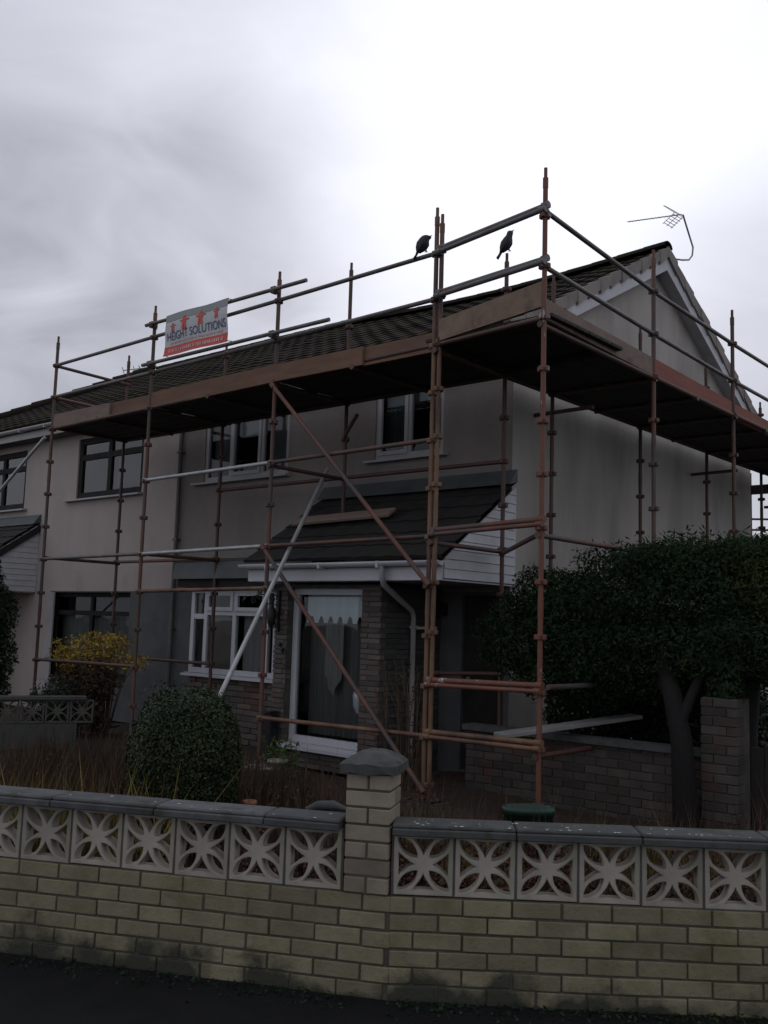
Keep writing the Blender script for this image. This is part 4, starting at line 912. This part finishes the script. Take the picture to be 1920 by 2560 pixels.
tag(b.build('plank', 'plank'), 'pale grey loose plank lying across the top of the brick side wall', 'plank')

# ------------------------------------------------------------------ neighbour's screen block wall, far left
nw = empty('screen_block_wall', 'distant low dark screen block wall in the garden at the left edge', 'wall')
a = Vector((-12.6, 4.6, 0)); q = Vector((-11.25, 7.05, 0)); u = (q-a).normalized(); n = Vector((u.y, -u.x, 0)); ln = (q-a).length
for i in range(int(ln/.3)+1): place_block(a+u*(.15+i*.3)+Z*-1.24, (u.x, u.y), (n.x, n.y), nw, me=SBD)
b = MB(); b.obox(a+u*ln/2+Z*-1.07, u, n, Z, ln/2+.1, .09, .022, ch=.005); b.build('coping_slab', 'coping_dark', nw); b = MB(); b.obox(a+u*ln/2+Z*-1.57, u, n, Z, ln/2, .05, .18); b.build('brickwork', 'stone_dark', nw)

# ------------------------------------------------------------------ house across the back, right
bgm = empty('background_bungalow', 'pale house far behind the garden trees at the right', 'house')
b = MB(); ud = Vector((.76, .65, 0)); nd2 = Vector((.65, -.76, 0)); o = Vector((-10.7, 25.6, 0)); b.obox(o+ud*2.8-nd2*2+Z*-.2, ud, nd2, Z, 4.6, 2, 1.6); b.build('wall', 'bg_wall', bgm)
b = MB(); b.obox(o+ud*2.8+nd2*.03+Z*-1.12, ud, nd2, Z, 4.6, .03, .04); b.build('string_course', 'white_board', bgm)
b = MB(); c = o+ud*2.8-nd2*2; b.prism([c-ud*4.8+nd2*2.3+Z*1.4, c-ud*4.8-nd2*2.3+Z*1.4, c-ud*4.8+Z*2.2], ud*9.6); b.build('roof', 'bg_roof', bgm)
for s in (1.55, 3.2): 
    b = MB(); b.obox(o+ud*s+nd2*.035+Z*-.6, ud, nd2, Z, .5, .03, .45); wq = b.build('window', 'brown_frame', bgm)
# scaffolded works far behind (lattice seen past the far corner)
ls = empty('lattice_mast', 'distant dark tube framework standing beyond the far corner of the house', 'framework')
b = MB(); o = Vector((-11.6, 31.4, 0)); ud = Vector((.82, .57, 0))
for k in range(5): b.tube(o+ud*k*.75+Z*-1.8, o+ud*k*.75+Z*5.2, .04, 6)
b.build('standard', 'rust_dark', ls)
for z in (2.6, 3.0, 3.35, 3.7, 4.6):
    b = MB(); b.tube(o+Z*z, o+ud*3.4+Z*(z+.02), .035, 6); b.build('ledger', 'rust_dark', ls)
b = MB(); b.tube(o+Z*2.4, o+ud*1.6+Z*3.9, .035, 6); b.tube(o+ud*1.6+Z*2.4, o+ud*3.1+Z*3.9, .035, 6); b.build('diagonal_brace', 'rust_dark', ls)

# ------------------------------------------------------------------ planting
# clipped round bush
rb = empty('round_bush', 'clipped round dark green bush behind the left half of the garden wall', 'bush')
c = (-6.06, 4.74, -1.14); P, Q = blob_pts([(c, (.415, .415, .67))], 42000, .80, .35)
Pd = P-np.array(c); flat = np.where(Pd[:, 2] > .3, .85, 1.0); P[:, 2] = c[2]+Pd[:, 2]*flat+.03
bl = np.clip(np.abs(Pd[:, 2])/.64, 0, 1)
P[:, 0] = c[0]+Pd[:, 0]*(1+.27*bl**2); P[:, 1] = c[1]+Pd[:, 1]*(1+.27*bl**2)
leaves('foliage', 'leaf_round', P, Q, .013, .007, rb, jit=.6)
sel = rng.random(len(P)) < .035; Ps = P[sel]+(P[sel]-np.array(c))*rng.uniform(.02, .14, (sel.sum(), 1)); leaves('shoots', 'leaf_round', Ps, Q[sel], .017, .007, rb, jit=.5)
b = MB()
n = 20; vs = []
for j in range(9):
    ph = math.pi*j/8
    for i in range(n): t = 2*math.pi*i/n; vs.append((c[0]+.33*math.sin(ph)*math.cos(t), c[1]+.33*math.sin(ph)*math.sin(t), c[2]-.05+.46*math.cos(ph)))
b.add(vs, [(j*n+i, j*n+(i+1) % n, (j+1)*n+(i+1) % n, (j+1)*n+i) for j in range(8) for i in range(n)], 0, True); b.build('twigs', 'bark', rb)
# broad dark tree in front of the gable
tr = empty('garden_tree', 'broad dark evergreen tree with flat top in front of the gable', 'tree')
cl = [((-4.9, 9.0, -.55), (.5, .4, .25)), ((-4.25, 9.0, -.5), (.42, .35, .2)), ((-5.70, 8.62, -.10), (.36, .34, .42)), ((-5.35, 8.75, .25), (.45, .4, .38)), ((-5.3, 8.8, -.45), (.45, .4, .28)), ((-4.55, 9.20, .28), (.75, .75, .62)), ((-3.85, 9.25, .30), (.80, .8, .68)), ((-3.15, 9.35, .38), (.75, .75, .60)), ((-2.45, 9.55, .35), (.8, .8, .65)), ((-5.10, 8.95, .05), (.60, .62, .52)), ((-5.42, 8.72, -.12), (.42, .42, .38)),
      ((-4.75, 8.95, -.22), (.55, .6, .42)), ((-3.9, 9.0, -.15), (.75, .6, .36)), ((-3.1, 9.05, -.08), (.70, .6, .40)), ((-2.4, 9.2, -.1), (.65, .6, .42)), ((-4.2, 9.3, .62), (.6, .6, .30)), ((-3.4, 9.3, .66), (.62, .6, .27)), ((-2.7, 9.5, .66), (.6, .6, .26))]
P, Q = blob_pts(cl, 110000, .55); leaves('crown', 'leaf_tree', P, Q, .026, .010, tr, jit=.7)
P, Q = blob_pts([(c_, (r_[0]*1.08, r_[1]*1.08, r_[2]*1.10)) for c_, r_ in cl], 9000, .92); leaves('crown_sprays', 'leaf_tree', P, Q, .032, .008, tr, jit=.9)
b = MB(); b.path([(-3.72, 8.46, GZ-.05), (-3.73, 8.42, -1.3), (-3.76, 8.44, -.95), (-3.90, 8.55, -.55), (-4.1, 8.75, -.2), (-4.35, 8.95, .15)], [.125, .105, .095, .085, .06, .03], 12)
b.path([(-3.78, 8.46, -.80), (-3.70, 8.65, -.45), (-3.6, 8.9, -.1), (-3.4, 9.2, .3)], [.055, .045, .035, .02], 10); b.path([(-3.86, 8.52, -.65), (-4.2, 8.85, -.42), (-4.7, 8.95, -.2)], [.05, .035, .015], 8)
b.path([(-3.45, 8.9, -.1), (-2.9, 9.2, .1), (-2.5, 9.4, .3)], [.04, .03, .015], 8)
for k in range(14):
    a0 = Vector((-3.9+random.uniform(-.9, 1.2), 8.9, -.25)); b.path([a0+Vector((0, .1, .25)), a0+Vector((random.uniform(-.2, .2), 0, -.05)), a0+Vector((random.uniform(-.35, .35), -.05, random.uniform(-.38, -.2)))], [.014, .009, .003], 5)
b.build('trunk', 'bark', tr)
t2 = empty('tree_trunk', 'thick dark ivy-clad tree trunk rising beside the gate pier at the right', 'tree')
b = MB(); b.path([(-3.43, 9.02, GZ), (-3.44, 9.04, -.9), (-3.42, 9.05, -.3), (-3.40, 9.1, .3)], [.14, .13, .15, .10], 12); b.build('trunk', 'bark', t2)
P, Q = blob_pts([((-3.46, 8.72, -.45), (.17, .17, .34)), ((-3.43, 8.8, -.1), (.22, .2, .40)), ((-3.43, 9.0, .15), (.26, .26, .35))], 8000, .8); leaves('crown', 'leaf_conifer', P, Q, .025, .012, t2)
# added shrub, thickened to hide the bright gap and keep it dark
hb = empty('shrub', 'added dark shrub blocking the bright gap behind the brick side wall', 'shrub')
P, Q = blob_pts([((-5.1, 10.2, -.75), (.8, .8, .75)), ((-4.6, 10.9, -.8), (.8, .9, .7)), ((-3.2, 10.8, -1.35), (1.0, .5, .45)), ((-5.3, 9.7, -.9), (.6, .5, .6)), ((-4.3, 9.9, -.75), (.8, .5, .6))], 26000, .4); leaves('foliage', 'leaf_conifer', P, Q, .04, .016, hb)
# yellow shrub
ys = empty('yellow_shrub', 'shrub with bright yellow autumn leaves below the neighbour ground floor window', 'shrub')
P, Q = blob_pts([((-13.1, 7.9, -.62), (.22, .25, .18)), ((-12.5, 8.1, -.34), (.25, .25, .12)), ((-12.15, 8.2, -.36), (.22, .25, .13)), ((-12.75, 8.0, -.78), (.3, .3, .2)), ((-12.80, 7.95, -.50), (.50, .35, .22)), ((-12.35, 8.15, -.48), (.48, .35, .22)), ((-12.6, 8.0, -.72), (.62, .35, .18)), ((-11.95, 8.3, -.66), (.36, .3, .14))], 2400, .25); leaves('foliage', 'leaf_yellow', P, Q, .030, .011, ys)
P, Q = blob_pts([((-12.5, 7.95, -.95), (.75, .35, .38)), ((-12.5, 7.8, -1.4), (.7, .3, .35))], 5200, .2); leaves('lower_foliage', 'leaf_brown', P, Q, .035, .013, ys)
b = MB()
for k in range(38):
    a = random.uniform(0, 6.28); r = random.uniform(.1, .75); e = Vector((-12.45+r*math.cos(a)*1.1, 8.2+r*.45*math.sin(a), random.uniform(-.75, -.28))); s = Vector((-12.45+.1*math.cos(a), 8.2+.1*math.sin(a), GZ))
    b.path([s, s.lerp(e, .5)+Z*.22, e], [.010, .007, .003], 5)
b.build('stems', 'stem', ys)
# conifer at left edge
cf = empty('dark_conifer', 'tall narrow almost black conifer cut by the left edge', 'conifer')
P, Q = blob_pts([((-13.05, 6.55, -.35), (.50, .5, 1.15)), ((-13.1, 6.45, .0), (.46, .46, .82)), ((-12.95, 6.5, -1.1), (.42, .42, .6)), ((-13.6, 6.0, -.3), (.6, .6, 1.2))], 34000, .6); leaves('foliage', 'leaf_conifer', P, Q, .036, .013, cf)
b = MB(); b.path([(-13.1, 6.5, GZ), (-13.1, 6.5, -.3), (-13.1, 6.5, .6)], [.3, .40, .08], 12); b.build('trunk', 'bark', cf)
# bare thorny stems beside porch
rs = empty('rose_bush', 'tangle of bare brown upright stems against the porch side wall', 'bush')
b = MB()
for k in range(34):
    x0, y0 = random.uniform(-6.95, -6.45), random.uniform(7.9, 8.3); h = random.uniform(.7, 1.45); lean = random.gauss(0, .12); l2 = random.gauss(0, .08)
    b.path([(x0, y0, GZ), (x0+lean*.4, y0+l2*.3, GZ+h*.4), (x0+lean*.7+random.gauss(0, .03), y0+l2, GZ+h*.75), (x0+lean*1.3, y0+l2*1.4, GZ+h)], [.009, .007, .005, .002], 5)
b.build('stems', 'stem', rs)
P = np.array([(random.uniform(-7.0, -6.4), random.uniform(7.9, 8.35), random.uniform(-1.6, -.4)) for _ in range(260)]); leaves('foliage', 'leaf_brown', P, rng.normal(0, 1, P.shape), .022, .010, rs)
# low plants
lp = empty('leafy_plant', 'fresh green leafy plant growing under the tall porch window', 'plant')
b = MB(); P = []
for k in range(26):
    x0, y0 = -7.98+random.gauss(0, .16), 7.6+random.gauss(0, .12); h = random.uniform(.2, .48); e = Vector((x0+random.gauss(0, .09), y0+random.gauss(0, .06), GZ+h)); b.path([(x0, y0, GZ), e], [.006, .003], 5)
    for j in range(14): t = random.uniform(.25, 1); P.append((x0+(e.x-x0)*t+random.gauss(0, .025), y0+(e.y-y0)*t+random.gauss(0, .025), GZ+h*t))
b.build('stems', 'stem', lp); P = np.array(P); leaves('foliage', 'leaf_plant', P, rng.normal(0, 1, P.shape)+np.array([0, 0, 1]), .034, .015, lp)
rl = empty('low_red_shrub', 'small orange and brown leaved shrub between the round bush and the bay', 'shrub')
P, Q = blob_pts([((-8.55, 7.1, -1.35), (.25, .25, .42)), ((-7.6, 6.4, -1.5), (.4, .3, .22))], 900, .2); leaves('foliage', 'leaf_red', P, Q, .03, .012, rl)
b = MB()
for k in range(14): a = random.uniform(0, 6.28); b.path([(-8.5, 7.1, GZ), (-8.5+.12*math.cos(a), 7.1+.12*math.sin(a), GZ+.35), (-8.5+.22*math.cos(a), 7.1+.2*math.sin(a), GZ+.7)], [.008, .006, .003], 5)
b.build('stems', 'stem', rl)
wf = empty('white_flowers', 'clump of small white flowers beneath the leftmost upright', 'plant')
P, Q = blob_pts([((-12.65, 7.3, -1.05), (.16, .14, .16)), ((-12.45, 7.35, -.95), (.12, .12, .12))], 40, .3); leaves('blooms', 'flower_white', P, Q, .02, .012, wf)
P, Q = blob_pts([((-12.6, 7.3, -1.35), (.3, .2, .35)), ((-12.3, 7.4, -1.2), (.3, .25, .35))], 1200, .3); leaves('foliage', 'leaf_conifer', P, Q, .03, .012, wf)

def behind(x, y, dmin=.16):
    """far enough behind the wall line to be in the garden"""
    a = (Vector((x, y))-P1).dot(Vector((-n1[0], -n1[1]))); q = (Vector((x, y))-P2).dot(Vector((-n2[0], -n2[1])))
    return a > dmin and q > dmin and y < 8.45
def strip(n, left, d0, d1, amax=.1):
    out_ = []
    while len(out_) < n:
        if left: a = random.uniform(-4.4, amax); d = random.uniform(d0, d1); p = Vector((P1.x+u1[0]*a-n1[0]*d, P1.y+u1[1]*a-n1[1]*d))
        else: a = random.uniform(-.3, 3.0); d = random.uniform(d0, d1); p = Vector((P2.x+u2[0]*a-n2[0]*d, P2.y+u2[1]*a-n2[1]*d))
        if behind(p.x, p.y): out_.append((p.x, p.y))
    return out_
def blades(name, m, pts, hmin, hmax, w, lab, cat):
    V = []; F = []
    for i, (x, y) in enumerate(pts):
        if not behind(x, y): continue
        h = random.uniform(hmin, hmax)*random.uniform(.5, 1); a = random.uniform(0, 6.28); lx, ly = random.gauss(0, .2)*h, random.gauss(0, .2)*h
        if not behind(x+lx, y+ly, .17): lx = ly = 0
        wx, wy = w*math.cos(a), w*math.sin(a); z = GZ-.02; k = len(V)
        V += [(x-wx, y-wy, z), (x+wx, y+wy, z), (x+wx*.8+lx*.4, y+wy*.8+ly*.4, z+h*.55), (x-wx*.8+lx*.4, y-wy*.8+ly*.4, z+h*.55), (x+lx, y+ly, z+h)]; F += [(k, k+1, k+2, k+3), (k+3, k+2, k+4)]
    me = bpy.data.meshes.new(name); me.from_pydata(V, [], F); o = link(name, me, m); return tag(o, lab, cat, kind='stuff')
def clump(base, n, spread):
    r = []
    while len(r) < n: p = random.choice(base); r.append((p[0]+random.gauss(0, spread), p[1]+random.gauss(0, spread)))
    return r
blades('weeds', 'leaf_weed', clump(strip(60, True, .35, 1.1, -1.5), 3600, .09), .50, .95, .006, 'yellow green and russet weeds growing behind the garden wall', 'weeds')
blades('weeds', 'leaf_weed', clump(strip(60, False, .8, 3.0), 2600, .06), .15, .46, .005, 'low orange and green weeds between the garden wall and the brick side wall', 'weeds')
blades('dry_stems', 'leaf_brown', clump([(random.uniform(-9.8, -5.9), random.uniform(2.6, 6.6)) for _ in range(170)]+strip(60, True, .3, 2.4)+strip(50, False, .4, 3.0), 11000, .12), .30, .75, .006, 'brown dead stalks and bracken covering the garden', 'dead plants')
P = np.array([(random.uniform(-9, -5), random.uniform(3, 7), GZ+random.uniform(.0, .35)) for _ in range(5000)]+[(x, y, GZ+random.uniform(0, .42)) for x, y in clump(strip(60, True, .25, .9)+strip(70, False, .25, 1.6), 17000, .12) if behind(x, y, .2)])
P = np.array([p for p in P if behind(p[0], p[1], .2)])
tag(leaves('leaf_litter', 'leaf_red', P, rng.normal(0, 1, P.shape), .016, .009), 'reddish fallen leaves and ground cover over the garden soil', 'ground cover', kind='stuff')

# ------------------------------------------------------------------ small garden things
def tub(x, y, z, r, h, m, name, label, cat, r2=None, rim=.012, n=22):
    r2 = r2 or r*.8; b = MB(); vs = []
    for (rr, zz) in ((r2, z), (r, z+h-.03), (r+rim, z+h-.03), (r+rim, z+h), (r-.012, z+h), (r-.016, z+h-.06)): vs += [(x+rr*math.cos(2*math.pi*i/n), y+rr*math.sin(2*math.pi*i/n), zz) for i in range(n)]
    b.add(vs, [(j*n+i, j*n+(i+1) % n, (j+1)*n+(i+1) % n, (j+1)*n+i) for j in range(5) for i in range(n)]+[tuple(range(n)), tuple(range(5*n, 6*n))], 0, True)
    return tag(b.build(name, m), label, cat)
tub(-8.0, 7.28, GZ, .155, .17, 'cream_pot', 'plant_tub', 'round cream tub standing at the foot of the dark drainage box', 'plant pot', r2=.15)
tub(-7.88, 7.42, GZ, .10, .24, 'cream_pot', 'plant_tub', 'narrow cream pot pushed against the back of the wider cream tub', 'plant pot', r2=.08)
tub(-5.80, 5.18, GZ, .045, .35, 'terracotta', 'chimney_pot', 'slim terracotta pot standing in the weeds behind the garden wall', 'plant pot', r2=.04)
b = MB(); b.obox((-8.95, 8.27, -1.44), X, Y, Z, .085, .07, .30, ch=.012); b.box(-9.02, -8.88, 8.19, 8.35, -1.13, -1.11); tag(b.build('drainage_box', 'black_plastic'), 'tall narrow black box against the stone porch wall', 'box')
b = MB(); n = 26; vs = []; cx, cyy = -3.66, 5.78
ax1 = Vector((.75, .66, 0)); ax2 = Vector((-.66, .75, 0))
for (k, zz) in ((.85, GZ), (1.0, -1.25), (1.06, -1.25), (1.06, -1.20), (.94, -1.20), (.92, -1.28)): vs += [Vector((cx, cyy, zz))+ax1*.17*k*math.cos(2*math.pi*i/n)+ax2*.10*k*math.sin(2*math.pi*i/n) for i in range(n)]
b.add(vs, [(j*n+i, j*n+(i+1) % n, (j+1)*n+(i+1) % n, (j+1)*n+i) for j in range(5) for i in range(n)]+[tuple(range(5*n, 6*n))], 0, True)
tag(b.build('planter', 'green_plastic'), 'oval green plastic planter behind the right half of the garden wall', 'planter')
b = MB(); b.path([(-4.62, 4.62, -1.22), (-4.55, 4.66, -1.19), (-4.45, 4.70, -1.18), (-4.36, 4.74, -1.2)], [.015, .03, .032, .012], 8)
tag(b.build('mossy_stone', 'coping_dark'), 'low mossy stone just behind the coping left of the pier', 'stone')

# timber board resting on the porch tiles
b = MB(); ud = Vector((1, .04, .03)).normalized(); b.obox((-8.35, 8.78, 1.30), ud, Vector((0, .82, .57)), ud.cross(Vector((0, .82, .57))), .80, .09, .018, ch=.003)
tag(b.build('timber_board', 'toe_grey'), 'short brown timber board lying on the dark porch roof tiles', 'board')
P = []
for _ in range(1500):
    if random.random() < .5: a = random.uniform(-4.4, .1); o, u, n = P1, u1, n1
    else: a = random.uniform(0, 3.0); o, u, n = P2, u2, n2
    d = abs(random.gauss(0, .09))+.012; P.append((o.x+u[0]*a+n[0]*d, o.y+u[1]*a+n[1]*d, -1.797+random.uniform(0, .022)*max(0, 1-d*6)))
tag(leaves('wall_foot_moss', 'leaf_conifer', np.array(P), np.tile([0, 0, 1.], (len(P), 1)), .012, .007), 'moss and rotting leaves gathered along the foot of the garden wall', 'moss', kind='stuff')

# put every root Empty at the base of its thing (parts stay where they are)
bpy.context.view_layer.update()
for o in list(C.objects):
    if o.type != 'EMPTY' or o.parent: continue
    pts = [c.matrix_world @ Vector(q) for c in o.children_recursive if c.type == 'MESH' for q in c.bound_box]
    if not pts: continue
    lo = Vector([min(p[k] for p in pts) for k in range(3)]); hi = Vector([max(p[k] for p in pts) for k in range(3)])
    base = Vector(((lo.x+hi.x)/2, (lo.y+hi.y)/2, lo.z)); o.location = base
    for c in o.children: c.matrix_parent_inverse = Matrix.Translation(-base)
